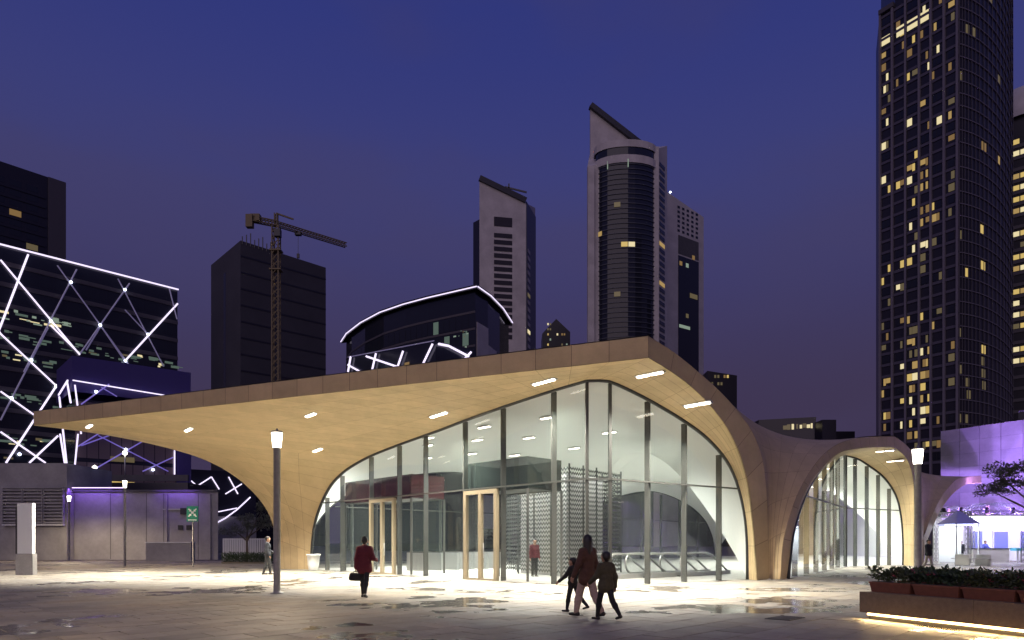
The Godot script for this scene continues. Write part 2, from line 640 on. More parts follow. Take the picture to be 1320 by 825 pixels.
	var f2 := func(s: float, w: float) -> Vector3: return along(o2, s).lerp(along(q2, s), w)
	cladding(root, "fascia_panel", f2, 20, per, 1, "tan", Vector3(20, 3, 0), 16, 0.016)

	# third bay, seen edge on
	var b3 := [[0.018, 0.0], [0.056, 1.39], [0.121, 2.4], [0.209, 3.5], [0.322, 4.58], [0.478, 5.65], [0.712, 6.67], [1.0, 7.25]]
	var b3t := [[-0.018, 0.0], [0.024, 1.8], [0.08, 2.8], [0.15, 3.75], [0.24, 4.75], [0.37, 5.85], [0.56, 6.9], [1.0, 7.9]]
	var o3 := rail(spline(profile(v2r, v3t, b3)), 12 * per)
	var q3 := rail(spline(profile(v2r, v3t, b3t)), 12 * per)
	var f3 := func(s: float, w: float) -> Vector3: return along(o3, s).lerp(along(q3, s), w)
	cladding(root, "fascia_panel", f3, 12, per, 1, "tan", Vector3(40, 3, 0), 17, 0.016)
	var exv := AX2 * 5.0
	var r3 := v2r + AX2 * 0.6
	var n3 := rail(spline(profile(r3, v3t + exv, b3)), 12 * per)
	var s3 := func(s: float, w: float) -> Vector3: return along(o3, s).lerp(along(n3, s), w)
	cladding(root, "soffit_panel", s3, 12, per, 1, "tan", Vector3(45, -5, -45), 18)
	st = S()
	var ex := Vector3(AX2.x, 0, -AX2.y) * 5.0
	quad(st, G(v3t, 7.2), G(v3t, 7.9), G(v3t, 7.9) + ex, G(v3t, 7.2) + ex)
	obj("end_fascia", st, mats.tan1, root)

	# shells that run from each shared foot up and back between two bays
	var shell := func(foot: Vector3, ca: Array, cb: Array, ctrl: Vector3, nm: int) -> void:
		var n := ca.size() - 1
		var f := func(s: float, w: float) -> Vector3:
			var pa := along(ca, s)
			var pb := along(cb, s)
			var t := s / n
			var c := foot.lerp(ctrl, pow(t, 2.1))
			c.y = (pa.y + pb.y) / 2
			return pa * (1 - w) * (1 - w) + c * 2 * w * (1 - w) + pb * w * w
		cladding(root, "shell_panel", f, 10, 4, 6, "tan", Vector3(20, 4, 0), nm)
	var ra := rail(spline(profile(t1, f1, edge_rt)), 40)
	ra.reverse()
	shell.call(V(10.7, 0, 28.4), ra, rail(spline(profile(v2l, v2t, b2lt)), 40), V(20.5, 7.88, 55), 19)
	var rb := rail(spline(profile(v2t, v2r, b2rt)), 40)
	rb.reverse()
	shell.call(V(27.9, 0, 46.6), rb, rail(spline(profile(v2r, v3t, b3t)), 40), V(40, 7.88, 74), 20)

	# flat roof above it all
	var poly := [t2, t1]
	for k in range(1, 12):
		var w := k / 12.0
		poly.append(t1 * (1 - w) * (1 - w) + Vector2(20.5, 55) * 2 * w * (1 - w) + v2t * w * w)
	poly.append(v2t)
	for k in range(1, 12):
		var w := k / 12.0
		poly.append(v2t * (1 - w) * (1 - w) + Vector2(40, 74) * 2 * w * (1 - w) + v3t * w * w)
	poly.append_array([v3t, Vector2(40, 90), Vector2(22, 76), Vector2(-13, 40.5)])
	st = S()
	var idx := Geometry2D.triangulate_polygon(PackedVector2Array(poly))
	for k in range(0, idx.size(), 3):
		tri(st, G(poly[idx[k]], 7.9), G(poly[idx[k + 1]], 7.9), G(poly[idx[k + 2]], 7.9))
	obj("roof", st, mats.concrete_dark, root)

	# glass
	curtain_wall(root, g0, ga, glass_l, [-0.02, 0.062, 0.145, 0.29, 0.415, 0.52, 0.66, 0.778, 0.914, 1.0], 3.7, [3, 6])
	curtain_wall(root, ga, gb, [[0, 7.08], [1, 7.08]], [0.0, 1.0], 3.7)
	curtain_wall(root, gb, g1, glass_r, [0.0, 0.26, 0.52, 0.79, 1.007], 3.7)
	for p in [ga, gb]:
		st = S()
		box(st, G(p, 3.52) + Vector3(0, 0, -0.14), Vector3(0.1, 7.04, 0.3))
		obj("mullion", st, mats.steel, root)
	trim("glazing_frame", inner, 0.085, mats.black, root)
	trim("glazing_frame", n2, 0.075, mats.black, root)
	curtain_wall(root, l2, a2, g2l, [0.015, 0.14, 0.3, 0.45, 0.6, 0.75, 0.88, 1.0], 3.7)
	curtain_wall(root, a2, g2, g2r, [0.0, 0.2, 0.4, 0.6, 0.8, 1.02], 3.7)
	st = S()
	box(st, G(a2, 3.5), Vector3(0.1, 6.95, 0.28))
	obj("mullion", st, mats.steel, root)

	# doors set in the long glass wall
	door(root, g0, ga, 0.29, 0.415)
	door(root, g0, ga, 0.66, 0.778)

	# back arches and ceiling
	var arch := [[0.0, 0.0], [0.01, 1.2], [0.03, 2.4], [0.1, 4.1], [0.25, 5.6], [0.5, 6.5], [0.75, 5.6], [0.9, 4.1], [0.97, 2.4], [0.99, 1.2], [1.0, 0.0]]
	var kb0 := Vector2(-12.2, 39.8)
	var back1 := rail(spline(profile(kb0, k1, arch)), 60)
	var back2 := rail(spline(profile(k1, k2, arch)), 60)
	var front1 := rail(inner, 60)
	var front2 := rail(n2, 60)
	var vault := func(fa: Array, fb: Array) -> Callable:
		return func(s: float, w: float) -> Vector3:
			var a := along(fa, s)
			var b := along(fb, s)
			var p := a.lerp(b, w)
			var up := pow(sin(PI * clampf(w, 0, 1)), 0.9)
			p.y = lerpf(p.y, maxf(p.y, 7.05), up * smoothstep(0.0, 4.0, a.distance_to(b)))
			return p
	var c1: Callable = vault.call(front1, back1)
	var c2: Callable = vault.call(front2, back2)
	var below := V(2, -20, 38)
	put("ceiling", patch(c1, 0, 60, 0, 1, 60, 28, below), mats.white, root)
	put("ceiling", patch(c2, 0, 60, 0, 1, 60, 28, V(18, -20, 55)), mats.white, root)
	curtain_wall(root, kb0, k1, arch, [0.0, 0.14, 0.29, 0.43, 0.57, 0.71, 0.86, 1.0], 3.7)
	curtain_wall(root, k1, k2, arch, [0.0, 0.14, 0.29, 0.43, 0.57, 0.71, 0.86, 1.0], 3.7)
	trim("glazing_frame", back1, 0.055, mats.black, root)
	trim("glazing_frame", back2, 0.055, mats.black, root)

	# hall of the third bay
	var k3 := Vector2(39.7, 93.0)
	var front3 := rail(n3, 60)
	var arch3 := [[0.0, 0.0], [0.01, 1.2], [0.03, 2.4], [0.1, 4.1], [0.3, 5.9], [0.6, 6.8], [1.0, 7.1]]
	var back3c := rail(spline(profile(k2, k3, arch3)), 60)
	var c3: Callable = vault.call(front3, back3c)
	put("ceiling", patch(c3, 0, 60, 0, 1, 60, 24, V(36, -20, 75)), mats.white, root)
	curtain_wall(root, r3, v3t + exv, b3, [0.018, 0.16, 0.3, 0.45, 0.6, 0.75, 0.9, 1.0], 3.7)
	trim("glazing_frame", front3, 0.07, mats.black, root)
	for pr in [[c1, c2], [c2, c3]]:
		var ca: Callable = pr[0]
		var cb: Callable = pr[1]
		var seam := func(s: float, w: float) -> Vector3: return ca.call(60.0, w).lerp(cb.call(0.0, w), s)
		put("ceiling_seam", patch(seam, 0, 1, 0, 1, 1, 28, below), mats.white, root)
	st = S()
	quad(st, G(v3t + exv, 0), G(k3, 0), G(k3, 7.1), G(v3t + exv, 7.25))
	obj("end_wall", st, mats.white, root)
	for q in [[20, 0.2], [20, 0.5], [32, 0.2], [32, 0.5], [44, 0.2], [44, 0.5]]:
		var at: Vector3 = c3.call(float(q[0]), float(q[1]))
		downlight(root, at + Vector3.DOWN * 0.07, Vector3(-AX2.x, 0, AX2.y), Vector3.DOWN, 60.0, false, 75.0)

	# the lamps of the soffit, the lamps of the hall
	for q in [[10.6, 0.09], [12.4, 0.32], [19.1, 0.38], [10.5, 0.82], [22.4, 0.8], [29.9, 0.52], [33.7, 0.32], [35.8, 0.24]]:
		var at: Vector3 = soffit.call(q[0] * per, q[1])
		var du: Vector3 = soffit.call(q[0] * per + 1.0, q[1]) - at
		var dw: Vector3 = soffit.call(q[0] * per, q[1] + 0.03) - at
		var nn := du.cross(dw).normalized()
		if nn.y > 0:
			nn = -nn
		downlight(root, at + nn * 0.01, Vector3(-AX2.x, 0, AX2.y), nn, 168.0 * pow(at.y / 7.1, 2.0), q[0] > 20.0, 61.0)
	for q in [[12.2, 0.22], [14.0, 0.3]]:
		var at: Vector3 = s2.call(q[0] * per, q[1])
		downlight(root, at + Vector3.DOWN * 0.03, Vector3(-AX2.x, 0, AX2.y), Vector3.DOWN, 45.0)
	for q in [[16, 0.3], [16, 0.6], [24, 0.25], [24, 0.5], [24, 0.75], [31, 0.2], [31, 0.42], [31, 0.66], [38, 0.2], [38, 0.42], [38, 0.66], [45, 0.25], [45, 0.5], [45, 0.75]]:
		var at: Vector3 = c1.call(float(q[0]), float(q[1]))
		downlight(root, at + Vector3.DOWN * 0.07, Vector3(-AX2.x, 0, AX2.y), Vector3.DOWN, 66.0, false, 75.0)
	for q in [[18, 0.2], [18, 0.4], [26, 0.2], [26, 0.4], [34, 0.15], [34, 0.3], [34, 0.5], [42, 0.15], [42, 0.3], [42, 0.5], [50, 0.3]]:
		var at: Vector3 = c2.call(float(q[0]), float(q[1]))
		downlight(root, at + Vector3.DOWN * 0.07, Vector3(-AX2.x, 0, AX2.y), Vector3.DOWN, 52.0, false, 75.0)

	# floor of the hall
	hall_poly = PackedVector2Array([Vector2(-10.9, 38.5), ga + Vector2(0.02, 0.15), gb + Vector2(0, 0.15), Vector2(9.5, 28.1), Vector2(11.5, 28.7), a2 + Vector2(0, 0.1), Vector2(26.2, 46.4), r3 + AX2 * 0.1, v3t + exv, k3, k2, k1, Vector2(-11.8, 39.9)])
	st = S()
	prism(st, Array(hall_poly), -0.04, 0.012)
	structure(obj("hall_floor", st, mats.floor))

func door(parent: Node, a: Vector2, b: Vector2, u0: float, u1: float) -> void:
	var o := Node3D.new()
	o.name = "door"
	parent.add_child(o, true)
	var p0 := a.lerp(b, u0 + 0.012)
	var p1 := a.lerp(b, u1 - 0.012)
	o.position = G(p0, 0) - wpos(parent)
	for k in 3:
		var st := S()
		var p := p0.lerp(p1, k / 2.0)
		bar(st, G(p, 0.015), G(p, 3.64), 0.16, 0.16, G(b, 0) - G(a, 0))
		obj("door_post", st, mats.bronze, o)
	var hd := S()
	bar(hd, G(p0, 3.56), G(p1, 3.56), 0.14, 0.16)
	obj("door_head", hd, mats.bronze, o)
	var sill := S()
	bar(sill, G(p0, 0.045), G(p1, 0.045), 0.12, 0.06)
	obj("threshold", sill, mats.bronze, o)
	for k in 2:
		var q0 := p0.lerp(p1, k / 2.0 + 0.04)
		var q1 := p0.lerp(p1, k / 2.0 + 0.46)
		var st := S()
		quad(st, G(q0, 0.08), G(q1, 0.08), G(q1, 3.48), G(q0, 3.48))
		obj("door_leaf", st, mats.glass, o)
		var hs := S(false)
		var q := p0.lerp(p1, 0.45 if k == 0 else 0.55)
		tube(hs, [G(q, 0.9) + Vector3(0.05, 0, 0.08), G(q, 1.5) + Vector3(0.05, 0, 0.08)], [0.02], 8)
		obj("handle", hs, mats.pale_steel, o)

func make_hall() -> void:
	var st: SurfaceTool
	# lobbies behind the doors: a dark boxed head on glass
	for q in [[Vector2(2.58, 23.4), 0.64, 0.83, 4.85, "glass_dark", "dark glazed lobby head behind the bronze framed double doors"], [Vector2(2.58, 23.4), 0.13, 0.44, 4.75, "glass_red", "dark red glazed lobby head near the white pot"]]:
		var a := Vector2(-11.1, 38.3).lerp(q[0], q[1])
		var b := Vector2(-11.1, 38.3).lerp(q[0], q[2])
		var inn := AX1
		var o := thing("door_lobby", q[5], "lobby", G((a + b) / 2 + inn * 1.4, 0.012))
		var c := [a + inn * 0.5, b + inn * 0.5, b + inn * 2.5, a + inn * 2.5]
		for k in 4:
			st = S()
			var e: Vector2 = c[k]
			var f: Vector2 = c[(k + 1) % 4]
			quad(st, G(e, 3.62), G(f, 3.62), G(f, q[3]), G(e, q[3]))
			obj("head_panel", st, mats[q[4]], o)
			st = S()
			box(st, G(e, 1.81), Vector3(0.1, 3.6, 0.1))
			obj("post", st, mats.steel, o)
		for k in [1, 3]:
			st = S()
			quad(st, G(c[k], 0.02), G(c[(k + 1) % 4], 0.02), G(c[(k + 1) % 4], 3.58), G(c[k], 3.58))
			obj("glass_side", st, mats.glass, o)
		st = S()
		prism(st, [c[0] + inn * 0.02, c[1] + inn * 0.02, c[2] - inn * 0.02, c[3] - inn * 0.02], 3.6, 3.66)
		obj("lobby_ceiling", st, mats.steel, o)
	# lift tower clad in zigzag mesh
	var o := thing("lift_enclosure", "tall lift enclosure clad in zigzag metal mesh behind the glass", "enclosure", G(Vector2(2.2, 33), 0.012))
	var pts := [Vector2(-0.4, 34.5), Vector2(2.45, 29.2), Vector2(5.2, 32.6), Vector2(2.3, 37.8)]
	for k in 4:
		var e: Vector2 = pts[k]
		var f: Vector2 = pts[(k + 1) % 4]
		var n := 4
		for j in n:
			var a := e.lerp(f, (j + 0.03) / n)
			var b := e.lerp(f, (j + 0.97) / n)
			var top := 4.9
			st = S()
			var rows := 24
			var zz := 6
			for r in rows:
				var y := 0.15 + (top - 0.25) * r / rows
				for z in zz:
					var p := a.lerp(b, float(z) / zz)
					var m := a.lerp(b, (z + 0.5) / zz)
					var q := a.lerp(b, (z + 1.0) / zz)
					quad(st, G(p, y), G(m, y + 0.1), G(m, y + 0.2), G(p, y + 0.1))
					quad(st, G(m, y + 0.1), G(q, y), G(q, y + 0.1), G(m, y + 0.2))
			var mm := obj("mesh_panel", st, mats.mesh, o)
			st = S()
			box(st, G(e.lerp(f, float(j) / n), top / 2 + 0.01), Vector3(0.07, top, 0.07))
			obj("mesh_post", st, mats.mesh, o)
	st = S()
	prism(st, [pts[0].lerp(pts[2], 0.15), pts[1].lerp(pts[3], 0.15), pts[2].lerp(pts[0], 0.15), pts[3].lerp(pts[1], 0.15)], 0.012, 4.6)
	obj("shaft", st, mats.concrete, o)
	# escalators
	for k in 3:
		escalator(Vector2(4.2 + k * 1.75, 27.9 + k * 1.2), k)
	# ticket gates
	for k in 6:
		var p := Vector2(-4.5, 36.0) + AX1 * k * 1.1
		var g := thing("ticket_gate", "grey steel ticket gate cabinet, %s in the row from the lobby" % ORD[k], "ticket gate", G(p, 0.012), "ticket gates in the hall")
		st = S()
		bar(st, G(p, 0.5), G(p + AX2 * 1.6, 0.5), 0.22, 0.97)
		obj("cabinet", st, mats.pale_steel, g)
		st = S()
		bar(st, G(p + AX2 * 0.1, 1.0), G(p + AX2 * 1.5, 1.0), 0.2, 0.03)
		obj("top_plate", st, mats.black, g)
		st = S()
		quad(st, G(p + AX2 * 0.8, 0.2), G(p + AX2 * 0.8 + AX1 * 0.5, 0.2), G(p + AX2 * 0.8 + AX1 * 0.5, 1.2), G(p + AX2 * 0.8, 1.2))
		obj("flap", st, mats.glass, g)

func escalator(p: Vector2, k: int) -> void:
	var label: String = ["steel escalator balustrade beside the mesh lift enclosure", "steel escalator balustrade in the middle of three", "steel escalator balustrade nearest the tan right foot"][k]
	var o := thing("escalator", label, "escalator", G(p, 0.012), "escalators in the hall")
	var f := AX1
	for side in [0.0, 1.0]:
		var q: Vector2 = p + AX2 * side * 1.05
		var loop := []
		for i in 9:
			var a := PI * (-0.5 + i / 8.0)
			loop.append(G(q - f * (0.42 * cos(a)), 0.62 + 0.42 * sin(a)))
		var pts := join([[G(q + f * 1.0, 0.2)], loop, [G(q + f * 1.8, 1.04), G(q + f * 2.4, 0.93), G(q + f * 4.2, 0.03)]])
		var st := S(false)
		tube(st, pts, [0.05], 6)
		obj("handrail", st, mats.pale_steel, o)
		st = S()
		for i in range(1, 8):
			quad(st, loop[i], loop[i + 1], G(q, loop[i + 1].y), G(q, loop[i].y))
		quad(st, G(q, 0.2), G(q + f * 1.8, 0.2), G(q + f * 1.8, 1.02), G(q, 1.02))
		quad(st, G(q + f * 1.8, 0.05), G(q + f * 4.1, 0.05), G(q + f * 2.4, 0.9), G(q + f * 1.8, 1.02))
		obj("glass_balustrade", st, mats.glass, o)
		st = S()
		bar(st, G(q - f * 0.2, 0.11), G(q + f * 4.0, 0.11), 0.24, 0.18)
		obj("skirt", st, mats.pale_steel, o)
	var sp := S()
	bar(sp, G(p + AX2 * 0.525 - f * 0.2, 0.04), G(p + AX2 * 0.525 + f * 4.0, 0.04), 0.78, 0.05)
	obj("step_plate", sp, mats.steel, o)

# ---------- the city
func facing(a: Vector2, b: Vector2) -> Vector3:
	var n := (G(b, 0) - G(a, 0)).normalized().cross(Vector3.UP)
	return -n if n.dot(G((a + b) / 2, 0)) > 0 else n

func panel(parent: Node, called: String, a: Vector2, b: Vector2, u0: float, u1: float, y0: float, y1: float, m: Material, proud := 0.06, thick := 0.1) -> MeshInstance3D:
	var n := facing(a, b)
	var e := G(b, 0) - G(a, 0)
	var o := put(called, unit_box, m, parent, false)
	var c := G(a, 0) + e * (u0 + u1) / 2 + Vector3.UP * (y0 + y1) / 2 + n * (proud - thick / 2)
	o.transform = Transform3D(Basis(e * (u1 - u0), Vector3.UP * (y1 - y0), n * thick), c - wpos(parent))
	return o

func windows(parent: Node, a: Vector2, b: Vector2, y0: float, fh: float, floors: int, bays: Array, share: float, chance: float, rng: RandomNumberGenerator, dark: Material = null, proud := 0.06, kinds := [0, 1, 1, 2, 2, 3, 3, 4, 5, 5, 5]) -> void:
	for f in floors:
		var run := -1
		for i in bays.size():
			var ylo := y0 + f * fh + fh * (1 - share) * 0.6
			var yhi := y0 + f * fh + fh
			if rng.randf() < chance:
				if run < 0 or rng.randf() < 0.5:
					run = kinds[rng.randi() % kinds.size()]
				var u0: float = bays[i][0]
				var u1: float = bays[i][1]
				panel(parent, "window", a, b, u0, u1, ylo, yhi - fh * (1 - share) * 0.4, lit[run], proud)
			else:
				run = -1
				if dark:
					panel(parent, "window", a, b, bays[i][0], bays[i][1], ylo, yhi - fh * (1 - share) * 0.4, dark, proud)

func even(n: int, u0 := 0.0, u1 := 1.0, solid := 0.15) -> Array:
	var out := []
	for i in n:
		var w := (u1 - u0) / n
		out.append([u0 + w * (i + solid / 2), u0 + w * (i + 1 - solid / 2)])
	return out

func led(parent: Node, p: Vector3, q: Vector3, r: float, m: Material, called := "led_tube") -> void:
	var st := S()
	bar(st, p, q, r * 2, r * 2, Vector3.BACK)
	obj(called, st, m, parent)

func leds(parent: Node, a: Vector2, b: Vector2, lines: Array, r: float, m: Material) -> void:
	var n := facing(a, b) * 0.5
	for l in lines:
		led(parent, on_face(l[0], l[1], a, b) + n, on_face(l[2], l[3], a, b) + n, r, m)

func tower(called: String, label: String, poly: Array, tops: Variant, m: Material) -> Node3D:
	var c := Vector2.ZERO
	for p in poly:
		c += p
	var o := thing(called, label, "building", G(c / poly.size(), 0))
	var st := S()
	prism(st, poly, -0.5, tops)
	obj("wall", st, m, o)
	return o

func make_city() -> void:
	var rng := RandomNumberGenerator.new()
	rng.seed = 11
	var st: SurfaceTool
	var o: Node3D
	# dark office tower at the edge
	var a := Vector2(-225, 200)
	var b := Vector2(-170, 260)
	o = tower("office_tower", "dark glass office tower behind the building with white lattice lights", [a, b, b + Vector2(-45, 42), a + Vector2(-45, 42)], 138.6, mats.tower_dark)
	windows(o, a, b, 62, 3.6, 20, even(14, 0.02, 0.9, 0.3), 0.6, 0.1, rng, mats.win_dark, 0.06, [5, 6, 6, 5, 3])
	panel(o, "pier", a, b, 0.93, 1.0, 0, 138.6, mats.tower_pier, 0.5, 0.6)
	for k in 20:
		panel(o, "spandrel", a, b, 0.0, 0.92, 62 + k * 3.6 - 0.4, 62 + k * 3.6 + 0.5, mats.tower_dark, 0.3, 0.4)

	# office block wrapped in a lattice of light
	a = Vector2(-119, 102)
	b = Vector2(-73.5, 150)
	var ht := 57.0
	o = tower("lattice_office", "dark office block wrapped in crossing white lattice lights", [a, b, b + Vector2(-40, 38), a + Vector2(-40, 38)], ht, mats.tower_glass)
	for k in 13:
		panel(o, "floor_band", a, b, 0.0, 1.0, 6.5 + k * 3.9, 7.3 + k * 3.9, mats.tower_pier, 0.25, 0.3)
	windows(o, a, b, 7.2, 3.9, 12, even(20, 0.3, 1.0, 0.12), 0.7, 0.0, rng, mats.win_dark)
	# ceiling lamps seen deep in the open office floors
	for q in [[0.50, 0.68, 9, 4, 22], [0.66, 0.99, 8, 6, 34], [0.46, 0.62, 8, 6, 16], [0.7, 0.82, 7, 5, 12], [0.42, 0.6, 5, 6, 16], [0.43, 0.62, 3, 6, 18], [0.58, 0.7, 4, 1, 8], [0.47, 0.66, 7, 6, 14], [0.8, 0.97, 6, 6, 12], [0.42, 0.55, 2, 4, 8], [0.55, 0.8, 5, 6, 10]]:
		for k in q[4]:
			var u0 := rng.randf_range(q[0], q[1])
			var y0: float = 8.2 + q[2] * 3.9 + rng.randf_range(0.0, 1.7)
			var kind: int = q[3] if rng.randf() < 0.7 else [2, 5, 6, 6][rng.randi() % 4]
			panel(o, "window_lamp", a, b, u0, u0 + rng.randf_range(0.006, 0.03), y0, y0 + rng.randf_range(0.12, 0.5), lit[kind], 0.14)
	leds(o, a, b, [[-10, 313.3, 229, 374]], 0.12, mats.led)
	leds(o, a, b, [[35.6, 329, 0, 421], [0, 336, 102, 458], [0, 431, 73, 499], [64.5, 420, 102, 457], [228, 392, 160, 466], [0, 505, 50, 540], [73, 496, 7, 597], [0, 557, 58, 597], [74, 562, 37, 597], [-20, 400, 0, 431], [-20, 470, 0, 421]], 0.12, mats.led)
	leds(o, a, b, [[73, 343, 190, 505], [98, 348, 30, 480], [151, 360, 210, 473], [166, 366, 102, 457], [217, 372, 227, 412], [61, 423, 0, 542], [129, 421, 160, 466], [190, 432, 160, 400], [129, 421, 110, 452]], 0.1, mats.led_dim)
	var nf := facing(a, b) * 0.8
	for q in [[90, 365], [159.6, 374.6], [64.5, 415], [127.7, 420], [189, 432], [39, 465], [13.6, 514], [71, 499], [160, 466], [24, 586]]:
		st = S(false)
		var c := on_face(q[0], q[1], a, b) + nf
		lathe(st, c, [[0.0, -0.3], [0.2, -0.2], [0.3, 0.0], [0.2, 0.2], [0.0, 0.3]], 8)
		obj("node_light", st, mats.led_star, o)

	# low pavilion with a blue slab
	var pc := spot(93, 90)
	var pl := spot(73, 97.6)
	var pr := spot(246, 99)
	o = tower("glass_pavilion", "low glass pavilion under a deep blue roof slab", [pc.lerp(pr, 0.02), pc.lerp(pr, 0.86), pc.lerp(pr, 0.86) + Vector2(-8, 8), pc.lerp(pr, 0.02) + Vector2(-6, 7)], 20.6, mats.tower_glass)
	st = S()
	prism(st, [pl, pc, pr, pr + Vector2(-7, 12), pl + Vector2(2, 9)], 21.5, 26.2)
	obj("roof_slab", st, mats.blue_panel, o)
	panel(o, "blue_wall", pc, pr, 0.87, 1.0, 0, 21.4, mats.blue_panel, 0.2, 0.5)
	windows(o, pc.lerp(pr, 0.02), pc.lerp(pr, 0.86), 8.5, 4.0, 3, even(9, 0, 1, 0.06), 0.86, 0.0, rng, mat("pavilion_glass", L(0.16, 0.12, 0.13), 0.15), 0.1)
	for q in [[0.25, 0.5, 9.2, 0], [0.28, 0.42, 16.4, 2], [0.3, 0.5, 12.6, 5], [0.55, 0.66, 9.0, 1]]:
		panel(o, "window", pc, pr, q[0], q[1], q[2], q[2] + 0.7, lit[q[3]], 0.2)
	leds(o, pc, pr, [[93, 491, 246, 516]], 0.07, mats.led)
	leds(o, pl, pc, [[81, 510, 93, 491], [82, 512, 92, 602], [92, 492, 97, 520], [83, 560, 90, 602]], 0.08, mats.led)
	leds(o, pc, pr, [[96, 497, 104, 560], [100, 560, 96, 600], [224, 581, 224, 612]], 0.07, mats.led)
	leds(o, pc, pr, [[104, 522, 140, 496], [100, 576, 190, 520], [120, 606, 182, 570], [126, 562, 216, 608], [104, 575, 140, 562], [183, 608, 222, 590], [130, 500, 150, 512]], 0.065, glow("led_lilac", Color(0.5, 0.4, 0.95), 0.4))
	for q in [[123, 506], [161, 580], [196, 606], [122, 604]]:
		st = S(false)
		lathe(st, on_face(q[0], q[1], pc, pr) + facing(pc, pr) * 0.7, [[0.0, -0.2], [0.16, -0.12], [0.2, 0.0], [0.16, 0.12], [0.0, 0.2]], 8)
		obj("node_light", st, mats.led_star, o)

	# dark tower under construction, and its crane
	var tc := spot(310, 300)
	var tr := spot(420, 327)
	var tl := spot(272, 324)
	o = tower("unfinished_tower", "plain dark tower block standing behind the tower crane", [tl, tc, tr, tr + tl - tc], [133.4, 134.5, 133.4, 133.4], mat("raw_slab", L(0.07, 0.065, 0.075), 0.7, 0.0, "concrete", 0.02))
	for k in 18:
		panel(o, "floor_band", tc, tr, 0.0, 1.0, 5 + k * 7.2, 5.7 + k * 7.2, mats.tower_dark, 0.15, 0.2)
	panel(o, "ledge", tc, tr, 0.0, 1.0, 58, 59, mats.tower_pier, 0.6, 0.8)
	panel(o, "side_recess", tl, tc, 0.45, 0.52, 0, 125, mats.win_dark, 0.05, 0.1)
	windows(o, tc, tr, 30, 4.2, 4, even(16, 0.25, 0.8, 0.25), 0.4, 0.3, rng, null, 0.2)
	for k in 9:
		st = S()
		bar(st, G(tc.lerp(tr, 0.02 + k * 0.045), 133), G(tc.lerp(tr, 0.02 + k * 0.045), 136.5 + (k % 3) * 1.2), 0.35, 0.35)
		obj("starter_bar", st, mats.tower_dark, o)
	make_crane()

	# building with the arched rim of light
	var rim := [spot(440, 204), spot(447, 196), spot(465, 186.4), spot(490, 178), spot(520, 172), spot(550, 167.6), spot(580, 164), spot(615, 160), spot(632, 166), spot(648, 175), spot(660, 186.4)]
	var body := []
	var mid := Vector2(-18, 190)
	for p in rim:
		body.append(p.lerp(mid, 0.05))
	o = tower("curved_office", "curved dark glass office building outlined by a white rim light", body, 61.0, mats.tower_glass)
	st = S()
	var cap := []
	for p in rim:
		cap.append(p)
	prism(st, cap, 61.2, 62.2)
	obj("roof", st, mats.tower_dark, o)
	for i in rim.size() - 1:
		st = S()
		var p: Vector2 = rim[i]
		var q: Vector2 = rim[i + 1]
		bar(st, G(p, 61.6) + facing(p, q) * 0.2, G(q, 61.6) + facing(p, q) * 0.2, 0.2, 0.2)
		obj("rim_light", st, mats.led, o)
	for i in range(0, 7):
		for f in 12:
			panel(o, "floor_band", body[i], body[i + 1], 0.0, 1.0, 12 + f * 4.0, 12.5 + f * 4.0, mats.tower_pier, 0.12, 0.2)
		windows(o, body[i], body[i + 1], 36, 4.0, 5, even(4, 0, 1, 0.1), 0.75, 0.05 if i < 5 else 0.14, rng, mats.win_dark, 0.08, [6, 6, 5, 6])
	for k in 26:
		var u0 := rng.randf_range(0.1, 0.8)
		var y0: float = [38.6, 42.6, 46.6, 50.6][rng.randi() % 4] + rng.randf_range(0.0, 1.8)
		panel(o, "window_lamp", body[6], body[7], u0, u0 + rng.randf_range(0.02, 0.1), y0, y0 + rng.randf_range(0.15, 0.5), lit[[6, 4, 6, 5][rng.randi() % 4]], 0.14)
	panel(o, "end_wall", body[7], body[8], 0.1, 1.0, 5, 54, mats.tower_stone, 0.15, 0.3)
	panel(o, "end_wall", body[8], body[9], 0.0, 0.7, 5, 50, mats.tower_stone, 0.15, 0.3)

	# podium with lattice lights in front of it
	a = spot(449, 146)
	b = spot(562, 130)
	var c2 := spot(614, 138)
	o = tower("lattice_podium", "low dark podium with a zigzag of white lights", [a, b, c2, c2 + Vector2(-6, 22), a + Vector2(-2, 16)], [rise(462, 146), rise(440, 130), rise(451, 138), 41.0, 41.0], mats.tower_glass)
	leds(o, a, b, [[451, 480, 454.5, 460], [451, 471, 467, 480], [474.5, 460, 516, 474], [487, 456, 482, 478], [522, 453, 514.5, 474.5], [560, 444, 547, 471]], 0.16, mats.led)
	leds(o, a, b, [[451, 461, 562, 440]], 0.08, mats.led_dim)
	leds(o, b, c2, [[563, 444, 576, 446.5], [576, 446.5, 602, 460], [605, 454.5, 594.5, 465.5]], 0.17, mats.led)
	windows(o, a, b, 31, 3.4, 2, even(12, 0.2, 0.9, 0.15), 0.55, 0.35, rng, null, 0.1)

	# slab tower with the slanted top
	a = spot(618, 330)
	b = spot(678, 334)
	c2 = spot(690, 350)
	var d2 := spot(628, 352)
	o = tower("slanted_tower", "grey stone tower with a slanted top and stacked dark slots", [a, b, c2, d2], [rise(232, 330), rise(262, 334), rise(268, 350), rise(236, 350)], mats.tower_stone)
	var e := [[0.0, 178.5], [1.0, 167.5]]
	st = S()
	bar(st, G(a, rise(230, 330)) + facing(a, b) * 0.3, G(b, rise(259, 334)) + facing(a, b) * 0.3, 1.4, 2.6)
	obj("coping", st, mats.tower_dark, o)
	panel(o, "window", a, b, 0.31, 0.70, rise(291, 331), rise(279, 331), mats.slot, 0.2)
	for k in 16:
		var y := rise(300 + k * 8.7, 331)
		panel(o, "window", a, b, 0.31, 0.70, y - 2.1, y, mats.slot, 0.2)
	panel(o, "dark_return", b, c2, 0.0, 1.0, 0, rise(270, 342), mats.tower_dark, 0.3, 0.5)
